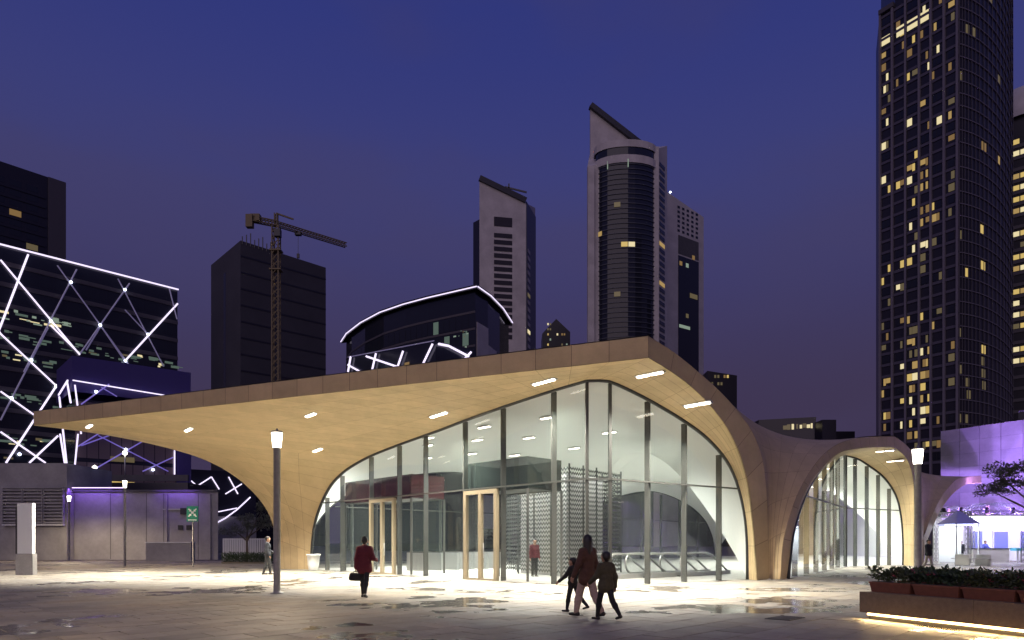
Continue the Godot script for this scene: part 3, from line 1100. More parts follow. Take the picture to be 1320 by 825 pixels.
	windows(o, b, c2, 75, 3.6, 20, [[0.1, 0.35]], 0.5, 0.12, rng, mats.tower_stone, 0.5)
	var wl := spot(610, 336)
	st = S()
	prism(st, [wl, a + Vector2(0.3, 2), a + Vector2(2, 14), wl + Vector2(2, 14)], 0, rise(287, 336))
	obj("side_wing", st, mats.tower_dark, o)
	st = S()
	var cr := spot(656, 345)
	bar(st, G(cr, rise(252, 345)), G(cr, rise(237, 345)), 0.7, 0.7)
	bar(st, G(cr + Vector2(-2, 0), rise(241, 345)), G(cr + Vector2(9, 0), rise(248, 345)), 0.7, 0.7)
	obj("roof_crane", st, mats.tower_dark, o)

	# little tower with the pointed roof
	a = spot(699, 400)
	b = spot(735, 400)
	c2 = spot(717, 400)
	o = tower("pointed_tower", "small dark tower with a pointed roof between taller towers", [a, c2, b, b + Vector2(0, 16), c2 + Vector2(0, 18), a + Vector2(0, 16)], [rise(430, 400), rise(411, 400), rise(428, 400), rise(430, 400), rise(412, 400), rise(430, 400)], mats.tower_dark)
	windows(o, a, b, rise(448, 400), 3.0, 5, even(10, 0.08, 0.92, 0.35), 0.4, 0.25, rng, null, 0.2)

	make_sail_tower(rng)

	# stone framed tower beside it
	a = spot(858, 330)
	b = spot(907, 346)
	o = tower("framed_tower", "stone framed tower with a tall dark glass front", [a, b, b + Vector2(-4, 22), a + Vector2(-8, 20)], [rise(246, 330), rise(280, 346), rise(282, 366), rise(250, 350)], mats.tower_stone)
	panel(o, "glass_front", a, b, 0.32, 0.86, 0, rise(332, 338), mats.tower_glass, 0.15, 0.2)
	panel(o, "upper_recess", a, b, 0.32, 0.86, rise(330, 338), rise(306, 338), mats.concrete_dark, 0.1, 0.2)
	for k in 6:
		for j in 5:
			panel(o, "vent", a, b, 0.3 + j * 0.12, 0.36 + j * 0.12, rise(302 - k * 6, 338), rise(299 - k * 6, 338), mats.win_dark, 0.15)
	windows(o, a, b, rise(440, 338), 5.0, 9, even(6, 0.34, 0.84, 0.2), 0.4, 0.07, rng, null, 0.3)
	panel(o, "window", a, b, 0.34, 0.62, rise(424, 338), rise(420, 338), lit[4], 0.3)
	panel(o, "window", a, b, 0.62, 0.82, rise(382, 338), rise(376, 338), lit[5], 0.3)
	st = S(false)
	lathe(st, on_face(864, 249, a, b) + Vector3(0, 0.5, 0), [[0, -0.6], [0.6, 0], [0, 0.6]], 8)
	obj("beacon_light", st, mats.led_star, o)

	# low roofs seen over the pavilion
	a = spot(912, 300)
	b = spot(950, 300)
	o = tower("distant_block", "small dark rooftop just above the sloping tan roof edge", [a, b, b + Vector2(0, 14), a + Vector2(0, 14)], [rise(478, 300), rise(484, 300), rise(484, 300), rise(478, 300)], mats.tower_dark)
	windows(o, a, b, rise(500, 300), 3.2, 2, even(8, 0.1, 0.95, 0.4), 0.4, 0.3, rng, null, 0.2)
	a = spot(978, 210)
	b = spot(1052, 205)
	o = tower("low_office", "low dark office block with a broken row of white lights", [a, b, b + Vector2(0, 18), a + Vector2(0, 18)], rise(539, 207), mats.tower_dark)
	for q in [[0.43, 0.5], [0.5, 0.56], [0.58, 0.62], [0.66, 0.69], [0.72, 0.76], [0.77, 0.83], [0.84, 0.9], [0.91, 0.94]]:
		panel(o, "window", a, b, q[0], q[1], rise(554 - rng.randf() * 2, 207), rise(548.5 - rng.randf() * 2, 207), lit[2 if rng.randf() < 0.5 else 5], 0.1)
	a = spot(1060, 200)
	b = spot(1078, 200)
	o = tower("roof_house", "dark windowless block beside the low office with white lights", [a, b, b + Vector2(0, 9), a + Vector2(0, 9)], rise(541, 200), mats.tower_dark)
	a = spot(1052, 215)
	b = spot(1102, 215)
	o = tower("low_wing", "long low dark wing behind the second vault", [a, b, b + Vector2(0, 9), a + Vector2(0, 9)], rise(556, 215), mats.tower_dark)

	make_apartment_tower(rng)

	# tower with bright floors at the edge
	a = spot(1303, 232)
	b = spot(1352, 225)
	o = tower("striped_tower", "round topped tower with stripes of bright floors", [a, b, b + Vector2(10, 24), a + Vector2(8, 26)], rise(150, 230), mats.tower_dark)
	st = S(false)
	var hub := G((a + b) / 2 + Vector2(2, 6), 0)
	lathe(st, hub, [[7.2, rise(150, 230)], [7.0, rise(128, 230)], [5.2, rise(110, 230)], [0.0, rise(103, 230)]], 20)
	obj("round_crown", st, mats.tower_stone, o)
	for k in 24:
		var y := 46.0 + k * 3.9
		panel(o, "floor_band", a, b, 0, 1, y - 0.7, y + 0.4, mats.tower_pier, 0.3, 0.4)
		if k % 5 != 1 and k > 3:
			for j in 4:
				if rng.randf() < 0.8:
					panel(o, "window", a, b, j * 0.25 + 0.01, j * 0.25 + 0.23, y + 0.7, y + 2.3, lit[[0, 1, 2, 5, 2][rng.randi() % 5]], 0.1)

	# low building under a band of crossing lights, far left of the pavilion foot
	a = spot(236, 112)
	b = spot(330, 118)
	o = tower("lattice_annex", "low annex with crossing white lights and a light curve", [a, b, b + Vector2(0, 10), a + Vector2(0, 10)], rise(606, 114), mats.tower_glass)
	leds(o, a, b, [[246, 620, 256, 629], [248, 630.5, 272, 615], [272, 615, 282, 631], [294, 615, 306, 637], [290, 637, 311, 624], [275, 661, 305, 655]], 0.08, mats.led)
	leds(o, a, b, [[275, 676, 290, 668], [290, 668, 305, 657], [305, 657, 322, 641]], 0.09, mats.led)
	panel(o, "pale_wall", a, b, 0.3, 1.0, 0, 6.0, mats.concrete, 0.2, 0.3)

func lattice(st: SurfaceTool, p: Vector3, q: Vector3, w: float, n: int, t: float, up: Vector3) -> void:
	var f := (q - p).normalized()
	var r := f.cross(up).normalized() * w / 2
	var u := r.cross(f).normalized() * w / 2
	var cs := [r + u, r - u, -r - u, -r + u]
	for c in cs:
		bar(st, p + c, q + c, t, t)
	for i in n:
		var a := p.lerp(q, float(i) / n)
		var b := p.lerp(q, float(i + 1) / n)
		for k in 4:
			var l := (k + 1) % 4
			bar(st, a + cs[k], b + cs[l], t * 0.6, t * 0.6)

func make_crane() -> void:
	var base := spot(356, 250)
	var o := thing("tower_crane", "ochre tower crane with a long jib beside the dark tower", "crane", G(base, 0))
	var top := rise(292, 250)
	var st := S()
	lattice(st, G(base, 0), G(base, top), 2.3, 46, 0.42, Vector3.BACK)
	obj("mast", st, mats.crane, o)
	var l := spot(322, 246)
	var r := spot(446, 268)
	st = S()
	lattice(st, G(base, top + 1), G(r, top + 1), 1.4, 24, 0.3, Vector3.UP)
	obj("jib", st, mats.crane, o)
	st = S()
	lattice(st, G(base, top + 1), G(l, top + 1), 1.6, 8, 0.35, Vector3.UP)
	obj("counter_jib", st, mats.crane, o)
	st = S()
	box(st, G(l, top), Vector3(2.4, 4.5, 2.0))
	box(st, G(l.lerp(base, 0.22), top + 1.6), Vector3(3.4, 2.4, 2.0))
	obj("counterweight", st, mats.crane, o)
	st = S()
	lattice(st, G(base, top), G(base, rise(275, 250)), 1.0, 5, 0.3, Vector3.BACK)
	bar(st, G(base, rise(275, 250)), G(base + Vector2(6, 1), rise(281, 250)), 0.5, 0.5)
	obj("apex", st, mats.crane, o)
	st = S()
	box(st, G(base, top - 3) + Vector3(1.0, 0, 1.2), Vector3(2.2, 2.6, 2.0))
	obj("cab", st, mats.tower_dark, o)
	st = S()
	for y in [top - 9, top - 16]:
		box(st, G(base, y), Vector3(4.2, 0.5, 3.2))
	obj("collar", st, mats.crane, o)
	var tp := base.lerp(r, 0.3)
	st = S()
	box(st, G(tp, top - 0.2), Vector3(2.2, 1.2, 1.6))
	obj("trolley", st, mats.tower_dark, o)
	st = S()
	bar(st, G(tp, top), G(tp, top - 8), 0.12, 0.12)
	box(st, G(tp, top - 8.5), Vector3(0.9, 1.6, 0.7))
	obj("hook", st, mats.tower_dark, o)

func make_sail_tower(rng: RandomNumberGenerator) -> void:
	var d := 280.0
	var a := spot(757, d)
	var b := spot(848, d + 2)
	var c := spot(860, d + 10)
	var e := spot(762, d + 24)
	var o := tower("sail_tower", "tall tower with a slanted sail top and rounded glass bay", [a, b, c, c + Vector2(-4, 16), e], [rise(215, d), rise(188, d), rise(188, d + 10), rise(190, d + 26), rise(190, d + 24)], mats.tower_stone)
	# sail wall
	var st := S()
	var p := spot(761, d + 8)
	var q := spot(824, d + 10)
	prism(st, [p, q, q + Vector2(0, 2), p + Vector2(0, 2)], rise(220, d), [rise(135, d + 8), rise(184, d + 10), rise(184, d + 10), rise(135, d + 8)])
	obj("sail", st, mats.tower_stone, o)
	st = S()
	bar(st, G(p, rise(137, d + 8)) + Vector3(0, 0, 0.3), G(q, rise(186, d + 10)) + Vector3(0, 0, 0.3), 2.4, 2.2)
	obj("sail_coping", st, mats.tower_dark, o)
	panel(o, "sail_recess", p, q, 0.4, 0.95, rise(200, d), rise(168, d), mats.tower_dark, 0.2, 0.3)
	panel(o, "sail_light", p, q, 0.06, 0.22, rise(182, d), rise(181, d), glow("ember", Color(1.0, 0.45, 0.2), 0.35), 0.2)
	# rounded bay: stacked floors of glass with rails
	var n := 12
	var cx := spot(806, d + 3)
	var rad := 12.2
	var arc := []
	for i in n + 1:
		var t := PI * (0.04 + 0.92 * i / n)
		arc.append(cx + Vector2(-cos(t) * rad, -sin(t) * rad * 0.55))
	var bay := Array(arc)
	bay.append_array([arc[-1] + Vector2(0, 3), arc[0] + Vector2(0, 3)])
	st = S()
	prism(st, bay, 0, rise(216, d))
	obj("glass_bay", st, mats.tower_glass, o)
	for f in 38:
		var y := rise(450, d) + f * 2.0
		st = S()
		for i in n:
			bar(st, G(arc[i], y) + Vector3(0, 0, 0.1), G(arc[i + 1], y) + Vector3(0, 0, 0.1), 0.4, 0.35)
		obj("floor_rim", st, mat("bay_rim", L(0.06, 0.065, 0.085), 0.4), o)
	var ring := []
	for q2 in bay:
		ring.append(cx + (q2 - cx) * 1.06)
	for y in [[rise(216, d), rise(206, d), "tower_stone"], [rise(206, d), rise(196, d), "tower_glass"], [rise(196, d), rise(187, d), "tower_stone"]]:
		st = S()
		var rr := []
		for q2 in ring:
			rr.append(cx + (q2 - cx) * (1.0 if y[2] == "tower_stone" else 0.96))
		prism(st, rr, y[0], y[1])
		obj("crown_ring", st, mats[y[2]], o)
	for k in [3, 6]:
		st = S()
		bar(st, G(arc[k], rise(222, d)) + Vector3(0, 0, 0.3), G(arc[k], rise(212, d)) + Vector3(0, 0, 0.3), 0.35, 0.35)
		obj("crown_light", st, lit[4], o)
	panel(o, "pier", a, b, 0.0, 0.09, 0, rise(216, d), mats.tower_stone, 1.5, 2.0)
	panel(o, "pier", a, b, 0.9, 1.0, 0, rise(188, d), mats.tower_stone, 1.5, 2.0)
	for k in 28:
		panel(o, "window", b, c, 0.15, 0.7, rise(440 - k * 8.6, d), rise(435 - k * 8.6, d), lit[1] if k in [9, 15] else mats.win_dark, 0.2)
	for w in [[5, 6, 323, 0], [6, 7, 323, 2], [1, 2, 305, 1], [4, 5, 386, 5], [4, 5, 272, 5]]:
		panel(o, "window", arc[w[0]], arc[w[1]], 0.05, 0.95, rise(w[2], d), rise(w[2] - 6, d), lit[w[3]], 0.3)

func make_apartment_tower(rng: RandomNumberGenerator) -> void:
	var a := spot(1134, 186)
	var b := spot(1236, 170)
	var arc := [b]
	for q in [[1243, 170.5], [1252, 171.5], [1262, 173], [1273, 175.5], [1284, 179], [1293, 183.5], [1300, 189], [1305, 197]]:
		arc.append(spot(q[0], q[1]))
	var poly := [a.lerp(b, 0.21)]
	poly.append_array(arc)
	poly.append_array([arc[-1] + Vector2(-8, 14), a + Vector2(9, 16)])
	var o := tower("apartment_tower", "tall dark apartment tower speckled with lit yellow windows", poly, 170.0, mats.tower_dark)
	var sw := S()
	prism(sw, [a, a.lerp(b, 0.21), a.lerp(b, 0.21) + Vector2(7, 13), a + Vector2(7, 15)], -0.5, 146.0)
	obj("shoulder", sw, mats.tower_dark, o)
	panel(o, "parapet", a, b, 0.0, 0.2, 145.0, 146.2, mats.tower_pier, 0.8, 1.0)
	var floors := 46
	var fh := 3.05
	var bays := [[0.03, 0.085], [0.09, 0.145], [0.225, 0.275], [0.28, 0.33], [0.37, 0.43], [0.435, 0.50], [0.54, 0.6], [0.605, 0.655], [0.68, 0.735], [0.74, 0.8], [0.88, 0.95]]
	var placed := 0
	for f in floors:
		var y := 22.0 + f * fh
		for i in bays.size():
			if i < 2 and y > 141.0:
				continue
			var chance := 0.2
			if i in [0, 1, 10]:
				chance = 0.42
			if i in [4, 5, 6, 7] and (f < 12 or (f > 17 and f < 26)):
				chance = 0.6
			if f in [13, 14, 27]:
				chance *= 0.3
			var on := rng.randf() < chance
			if on:
				var m: Material = lit[[0, 0, 1, 1, 2, 3, 3, 5, 5, 2][rng.randi() % 10]]
				var u0: float = bays[i][0]
				var u1: float = bays[i][1]
				var cut := rng.randf()
				if cut < 0.3:
					u1 = lerpf(u0, u1, 0.5)
				elif cut < 0.55:
					u0 = lerpf(u0, u1, 0.45)
				panel(o, "window", a, b, u0, u1, y + (0.75 if cut < 0.8 else 1.3), y + 2.6, m, 0.1)
				placed += 1
			elif (f * 5 + i * 3) % 3 == 0 and placed < 290:
				panel(o, "window", a, b, bays[i][0], bays[i][1], y + 0.75, y + 2.6, mats.win_dark, 0.1)
				placed += 1
	for i in 3:
		panel(o, "window", a, b, 0.23 + i * 0.14, 0.36 + i * 0.14, 136.4, 139.0, lit[2], 0.12)
	panel(o, "window", a, b, 0.03, 0.14, 136.4, 138.6, lit[2], 0.12)
	for f in floors + 1:
		var y := 22.0 + f * fh
		panel(o, "spandrel", a, b, 0.0 if y < 145 else 0.21, 1.0, y - 0.25, y + 0.45, mat("spandrel", L(0.09, 0.08, 0.11), 0.5), 0.22, 0.2)
	for u in [0.0, 0.165, 0.34, 0.515, 0.66, 0.82, 0.975]:
		panel(o, "pier", a, b, u, u + 0.025, 0, 170 if u > 0.2 else 146, mat("pier_pale", L(0.17, 0.15, 0.18), 0.6), 0.6, 0.7)
	for q in [[0.35, 0.37], [0.665, 0.68]]:
		panel(o, "dark_slot", a, b, q[0], q[1], 0, 160, mats.win_dark, 0.3, 0.3)
	# rounded glass side
	for f in floors:
		var y := 22.0 + f * fh
		var st := S()
		for i in arc.size() - 1:
			bar(st, G(arc[i], y) + facing(arc[i], arc[i + 1]) * 0.1, G(arc[i + 1], y) + facing(arc[i], arc[i + 1]) * 0.1, 0.3, 0.2)
		obj("floor_rim", st, mats.pier_pale, o)
		for i in arc.size() - 1:
			var ch := 0.2 if (i == 0 or i == 3) else 0.05
			if f < 18 and i in [0, 1, 3]:
				ch = 0.36
			if rng.randf() < ch:
				var u := rng.randf() * 0.4
				panel(o, "window", arc[i], arc[i + 1], u, u + 0.22 + rng.randf() * 0.3, y + 0.4, y + 2.5, lit[[5, 5, 3, 1, 5, 0][rng.randi() % 6]], 0.08)
	for i in arc.size():
		for k in (2 if i < arc.size() - 1 else 1):
			var st := S()
			var p: Vector2 = arc[i] if k == 0 else (arc[i] + arc[i + 1]) / 2
			bar(st, G(p, 5) + Vector3(0, 0, 0.2), G(p, 169) + Vector3(0, 0, 0.2), 0.12, 0.2, Vector3.BACK)
			obj("glazing_bar", st, mats.tower_pier, o)

# ---------- the plaza
func make_ground() -> void:
	var g := Node3D.new()
	g.name = "ground"
	add_child(g)
	structure(g)
	var st := S()
	quad(st, V(-1500, -0.05, -300), V(-1500, -0.05, 2200), V(1500, -0.05, 2200), V(1500, -0.05, -300))
	obj("ground_sheet", st, mats.ground, g)
	st = S()
	quad(st, V(-45, -0.035, -14), V(-45, -0.035, 62), V(45, -0.035, 62), V(45, -0.035, -14))
	obj("paving_bed", st, mats.joint, g)
	# slabs laid along the building; the nearest are single pieces
	var la := 0.9
	var lb := 0.6
	var rng := RandomNumberGenerator.new()
	rng.seed = 4
	var variants := []
	for t in 6:
		var s := S()
		var k: float = [1.0, 0.86, 1.08, 0.94, 0.76, 1.03][t]
		s.set_color(Color(k, k * (0.985 if t % 2 else 1.0), k * (0.96 if t % 2 else 1.0)))
		box(s, Vector3(0, -0.02, 0), Vector3(la - 0.018, 0.04, lb - 0.018), Basis(Vector3(AX1.x, 0, -AX1.y), Vector3.UP, Vector3(-AX2.x, 0, AX2.y)))
		variants.append(commit(s))
	var cells := []
	for j in range(-100, 130):
		for i in range(-100, 130):
			var p: Vector2 = AX1 * (i + (0.5 if j % 2 else 0.0)) * la + AX2 * j * lb
			if p.y < -12 or p.y > 58 or absf(p.x) > 44 or absf(p.x) > 10 + absf(p.y) * 0.85:
				continue
			if Geometry2D.is_point_in_polygon(p, hall_poly):
				continue
			var inview := p.y > 9.8 and absf(p.x) < p.y * 0.76
			cells.append([p.y if inview else 1000.0 + p.y, p, rng.randi() % 6, rng.randf_range(-0.0025, 0.0025), rng.randf_range(-0.003, 0.003), rng.randf_range(-0.003, 0.003)])
	cells.sort_custom(func(x, y): return x[0] < y[0])
	var rest := SurfaceTool.new()
	rest.begin(Mesh.PRIMITIVE_TRIANGLES)
	for n in cells.size():
		var c: Array = cells[n]
		var tf := Transform3D(Basis.from_euler(Vector3(c[4], 0, c[5])), G(c[1], c[3]))
		if n < 300:
			var o := put("paving_slab", variants[c[2]], mats.paving, g, false)
			o.transform = tf
		else:
			rest.append_from(variants[c[2]], 0, tf)
	var r := put("paving_field", rest.commit(), mats.paving, g)
	r.set_meta("kind", "stuff")
	# drain cover
	var dp := spot(1012, 13.6)
	st = S()
	var bs := Basis(Vector3(AX1.x, 0, -AX1.y), Vector3.UP, Vector3(-AX2.x, 0, AX2.y))
	box(st, G(dp, 0.007), Vector3(0.75, 0.012, 0.5), bs)
	var dc := thing("drain_cover", "dark iron drain cover set in the wet paving", "drain cover", G(dp, 0.001))
	obj("plate", st, mats.black, dc)
	for k in 6:
		st = S()
		box(st, G(dp, 0.016) + bs * Vector3(-0.3 + k * 0.12, 0, 0), Vector3(0.05, 0.012, 0.42), bs)
		obj("rib", st, mats.concrete_dark, dc)

func lamp_post(p: Vector2, h: float, label: String, power: float, r := 0.085, group := "") -> void:
	var o := thing("lamp_post", label, "street lamp", G(p, 0.002), group)
	var st := S(false)
	lathe(st, G(p, 0), [[0.0, 0.002], [r * 1.9, 0.002], [r * 1.9, 0.03], [r * 1.1, 0.035], [r, 0.1], [r, h - 0.54], [r * 1.1, h - 0.52], [0.0, h - 0.52]], 18)
	obj("pole", st, mats.pole, o)
	st = S(false)
	lathe(st, G(p, 0), [[0.0, h - 0.515], [r * 1.2, h - 0.51], [r * 1.6, h - 0.08], [0.0, h - 0.075]], 18)
	var hd := obj("lamp_head", st, mats.lamp, o)
	st = S(false)
	lathe(st, G(p, 0), [[0.0, h - 0.07], [r * 1.7, h - 0.07], [r * 1.7, h - 0.03], [0.03, h - 0.02], [0.03, h + 0.05], [0.0, h + 0.05]], 18)
	obj("cap", st, mats.pole, o)
	var l := SpotLight3D.new()          # hooded head: the cap keeps the light down
	l.name = "lamp_light"
	l.light_color = Color(1.0, 0.9, 0.74)
	l.light_energy = power
	l.spot_angle = 82.0
	l.spot_angle_attenuation = 0.5
	l.spot_range = 60.0
	l.spot_attenuation = 2.0
	l.light_size = 0.1
	l.shadow_enabled = true
	o.add_child(l)
	l.look_at_from_position(G(p, h - 0.29), G(p, 0), Vector3.BACK)

func make_plaza() -> void:
	var st: SurfaceTool
	lamp_post(spot(357, 20.3), 4.85, "grey lamp post standing in front of the tan left foot", 22.0, 0.1)
	lamp_post(spot(1183, 21.0), 4.45, "grey lamp post behind the terracotta troughs", 9.0, 0.1)
	lamp_post(spot(161, 43.0), 5.5, "slim lamp post between the pylon and the green sign", 48.0, 0.075)
	lamp_post(spot(89, 57.0), 5.5, "slim lamp post close to the louvred wall", 44.0, 0.09)
	lamp_post(Vector2(-9.0, 5.0), 4.85, "lamp post on the plaza behind the viewer", 32.0, 0.1, "lamp posts behind the viewer")
	lamp_post(Vector2(6.0, -4.0), 4.85, "lamp post on the plaza behind the viewer", 32.0, 0.1, "lamp posts behind the viewer")
	# pylon
	var p := spot(34, 32)
	var o := thing("pylon", "tall pale stone pylon standing near the louvred wall", "pylon", G(p, 0.002))
	st = S()
	box(st, G(p, 0.5), Vector3(0.8, 0.99, 0.3))
	obj("plinth", st, mats.concrete, o)
	st = S()
	box(st, G(p, 2.18), Vector3(0.7, 2.36, 0.22))
	obj("panel", st, mats.white, o)
	st = S()
	box(st, G(p, 1.9) + Vector3(-0.42, 0, -0.02), Vector3(0.1, 2.6, 0.16))
	obj("side_strip", st, mats.steel, o)
	# green assembly point sign
	p = spot(249, 44)
	o = thing("assembly_sign", "green assembly point sign with white arrows on a grey post", "sign", G(p, 0.0))
	st = S(false)
	lathe(st, G(p, 0), [[0.0, 0.0], [0.12, 0.002], [0.12, 0.03], [0.05, 0.04], [0.05, 3.84], [0.0, 3.84]], 12)
	obj("post", st, mats.pole, o)
	st = S()
	box(st, G(p, 3.38) + Vector3(0, 0, 0.08), Vector3(0.74, 0.98, 0.03))
	obj("plate", st, mat("sign_green", L(0.0, 0.22, 0.14), 0.5), o)
	var wm := mat("sign_white", L(0.75, 0.78, 0.76), 0.5)
	var c := G(p, 3.45) + Vector3(0, 0, 0.1)
	for k in 4:
		st = S()
		var a := PI / 4 + k * PI / 2
		var d := Vector3(cos(a), sin(a), 0)
		var n := Vector3(-sin(a), cos(a), 0)
		bar(st, c + d * 0.36, c + d * 0.19, 0.075, 0.008, Vector3.BACK)
		tri(st, c + d * 0.1, c + d * 0.22 + n * 0.1, c + d * 0.22 - n * 0.1)
		obj("arrow", st, wm, o)
	for k in 3:
		st = S()
		var q := c + Vector3((k - 1) * 0.055, -0.01, 0.001)
		box(st, q, Vector3(0.045, 0.1, 0.008))
		box(st, q + Vector3(0, 0.075, 0), Vector3(0.036, 0.036, 0.008))
		obj("figure", st, wm, o)
	st = S()
	box(st, G(p, 2.98) + Vector3(0, 0, 0.1), Vector3(0.56, 0.05, 0.008))
	obj("caption_bar", st, wm, o)
	# white pot
	p = spot(404, 37.0)
	o = thing("plant_pot", "white tapered pot standing against the tan left foot", "pot", G(p, 0.002))
	st = S(false)
	lathe(st, G(p, 0), [[0.0, 0.002], [0.2, 0.002], [0.24, 0.06], [0.3, 0.35], [0.33, 0.8], [0.37, 0.82], [0.37, 0.9], [0.32, 0.9], [0.31, 0.82], [0.0, 0.8]], 20)
	obj("bowl", st, mats.white, o)
	st = S(false)
	lathe(st, G(p, 0), [[0.0, 0.83], [0.3, 0.815]], 16)
	obj("soil", st, mats.joint, o)
	st = S(false)
	tube(st, [G(p, 0.82), G(p, 1.15) + Vector3(0.02, 0, 0.02)], [0.02, 0.012], 6)
	obj("stem", st, mats.black, o)
	make_left_wall()
	make_planter()
	make_cafe()
	make_plants()

func make_left_wall() -> void:
	var st: SurfaceTool
	var a := spot(-60, 62)
	var m := spot(86, 62)
	var b := spot(275, 62)
	var o := thing("louvred_building", "grey rendered building with louvred vents", "building", G((a + m) / 2, 0))
	st = S()
	prism(st, [a, m, m + Vector2(0, 7), a + Vector2(0, 7)], -0.04, rise(597, 62))
	obj("wall", st, mats.concrete, o)
	for k in 3:
		var u0 := 0.0
		var x0: float = [6.0, 32.5, 58.5][k]
		var x1: float = [31.5, 57.5, 84.0][k]
		u0 = (x0 + 60) / 146.0
		var u1 := (x1 + 60) / 146.0
		var y0 := rise(676, 62)
		var y1 := rise(630, 62)
		for q in [[u0, u0 + 0.006], [u1 - 0.006, u1]]:
			panel(o, "louvre_frame", a, m, q[0], q[1], y0, y1, mats.concrete, 0.34, 0.34)
		for j in 11:
			var y := lerpf(y0, y1, (j + 0.5) / 11)
			panel(o, "slat", a, m, u0 + 0.006, u1 - 0.006, y - 0.07, y + 0.08, mats.concrete, 0.3, 0.2)
	panel(o, "louvre_rail", a, m, 66 / 146.0, 144 / 146.0, rise(677.5, 62), rise(676, 62), mats.white, 0.36, 0.36)
	panel(o, "louvre_rail", a, m, 66 / 146.0, 144 / 146.0, rise(630, 62), rise(628.5, 62), mats.concrete, 0.36, 0.36)
	# lower service building
	o = thing("service_building", "low grey service building washed with purple light", "building", G((m + b) / 2, 0))
	st = S()
	var m2 := m + Vector2(0.05, 1.0)
	var b2 := b + Vector2(0, 1.0)
	prism(st, [m2, b2, b2 + Vector2(-2.9, 6), m2 + Vector2(0, 6)], -0.04, rise(634, 63))
	obj("wall", st, mats.concrete, o)
	for u in [0.25, 0.5, 0.62, 0.86]:
		panel(o, "joint", m2, b2, u, u + 0.004, 0.02, rise(636, 63), mats.concrete_dark, 0.01, 0.03)
	for u in [0.64, 0.94]:
		panel(o, "downpipe", m2, b2, u, u + 0.012, 0.02, rise(637, 63), mats.concrete, 0.16, 0.16)
	panel(o, "coping", m2, b2, 0.0, 1.0, rise(634, 63), rise(631.5, 63), mats.concrete_dark, 0.25, 0.6)
	for q in [[226, 238, 663, 655], [223, 229, 683, 677], [234, 240, 683, 677]]:
		panel(o, "vent", m2, b2, (q[0] - 86) / 189.0, (q[1] - 86) / 189.0, rise(q[2], 63), rise(q[3], 63), mats.black, 0.12, 0.2)
	panel(o, "conduit", m2, b2, 0.62, 0.74, rise(657, 63), rise(656, 63), mats.pale_steel, 0.1, 0.08)
	panel(o, "led_strip", m2, b2, 0.01, 0.36, rise(629.8, 63), rise(628.8, 63), glow("led_purple", Color(0.85, 0.72, 1.0), 2.5), 0.55, 0.08)
	for k in 3:
		var l := AreaLight3D.new()
		l.name = "led_light"
		l.area_size = Vector2(3.5, 0.1)
		l.light_color = Color(0.56, 0.36, 1.0)
		l.light_energy = 4.5
		l.shadow_enabled = true
		o.add_child(l)
		var at := G(m2.lerp(b2, [0.08, 0.2, 0.72][k]), rise(631, 63)) + Vector3(0, 0, 0.75)
		l.look_at_from_position(at, at + Vector3(0, -1, -0.25), Vector3.BACK)
	# low wall in front
	var w0 := spot(188, 57)
	var w1 := spot(246, 57)
	o = thing("low_wall", "low grey wall in front of the service building", "wall", G((w0 + w1) / 2, 0))
	st = S()
	prism(st, [w0, w1, w1 + Vector2(0, 0.8), w0 + Vector2(0, 0.8)], -0.04, 1.5)
	obj("wall", st, mats.concrete, o)
	panel(o, "coping", w0, w1, -0.01, 1.01, 1.5, 1.58, mats.white, 0.08, 0.96)
	# raised deck behind
	var d0 := spot(60, 72)
	var d1 := spot(242, 72)
	o = thing("raised_deck", "dark raised walkway deck above the service building", "deck", G((d0 + d1) / 2, 0))
	st = S()
	prism(st, [d0, d1, d1 + Vector2(0, 5), d0 + Vector2(0, 5)], rise(632, 72), rise(622, 72))
	obj("deck", st, mats.tower_dark, o)
	st = S()
	prism(st, [d0, d1, d1 + Vector2(0, 0.3), d0 + Vector2(0, 0.3)], rise(620, 72), rise(612, 72))
	obj("parapet", st, mats.concrete_dark, o)
	for k in 6:
		st = S()
		var q := d0.lerp(d1, (k + 0.5) / 6) + Vector2(0, 2.5)
		bar(st, G(q, -0.04), G(q, rise(632, 72)), 0.6, 0.6)
		obj("column", st, mats.concrete_dark, o)
	for q in [[122, 603, 0.4], [161, 584, 0.45]]:
		var p := spot(q[0], 75)
		var lo := thing("deck_lamp", "small bright lamp on a thin pole on the raised deck" if q[0] < 150 else "taller bright lamp on a thin pole on the raised deck", "lamp", G(p, rise(622, 75)))
		st = S(false)
		tube(st, [G(p, rise(622, 75)), G(p, rise(q[1], 75))], [0.07], 6)
		obj("pole", st, mats.pale_steel, lo)
		st = S(false)
		lathe(st, G(p, rise(q[1], 75)), [[0.0, -0.25], [0.2, -0.15], [0.24, 0.1], [0.0, 0.3]], 10)
		obj("lamp_head", st, mats.lamp, lo)

func leaf_mass(st: SurfaceTool, rng: RandomNumberGenerator, c: Vector3, r: Vector3, n: int, size: float, droop := 0.3) -> void:
	for i in n:
		var d := Vector3(rng.randfn(), rng.randfn(), rng.randfn()).normalized() * pow(rng.randf(), 0.45)
		var p := c + d * r
		var f := (Vector3(rng.randf_range(-1, 1), rng.randf_range(-droop, 0.7), rng.randf_range(-1, 1)) + d * 0.5).normalized()
		var s := f.cross(Vector3(rng.randf_range(-1, 1), 1, rng.randf_range(-1, 1))).normalized()
		var k := size * rng.randf_range(0.6, 1.3)
		var mid := p + f * k * 0.5 + f.cross(s) * k * 0.12
		tri(st, p, mid + s * k * 0.28, p + f * k)
		tri(st, p, p + f * k, mid - s * k * 0.28)

func leaf_mat(key: String, c: Color) -> StandardMaterial3D:
	var m := mat(key, c, 0.55)
	m.backlight_enabled = true
	m.backlight = L(c.srgb_to_linear().r * 0.6, c.srgb_to_linear().g * 0.6, c.srgb_to_linear().b * 0.4)
	return m

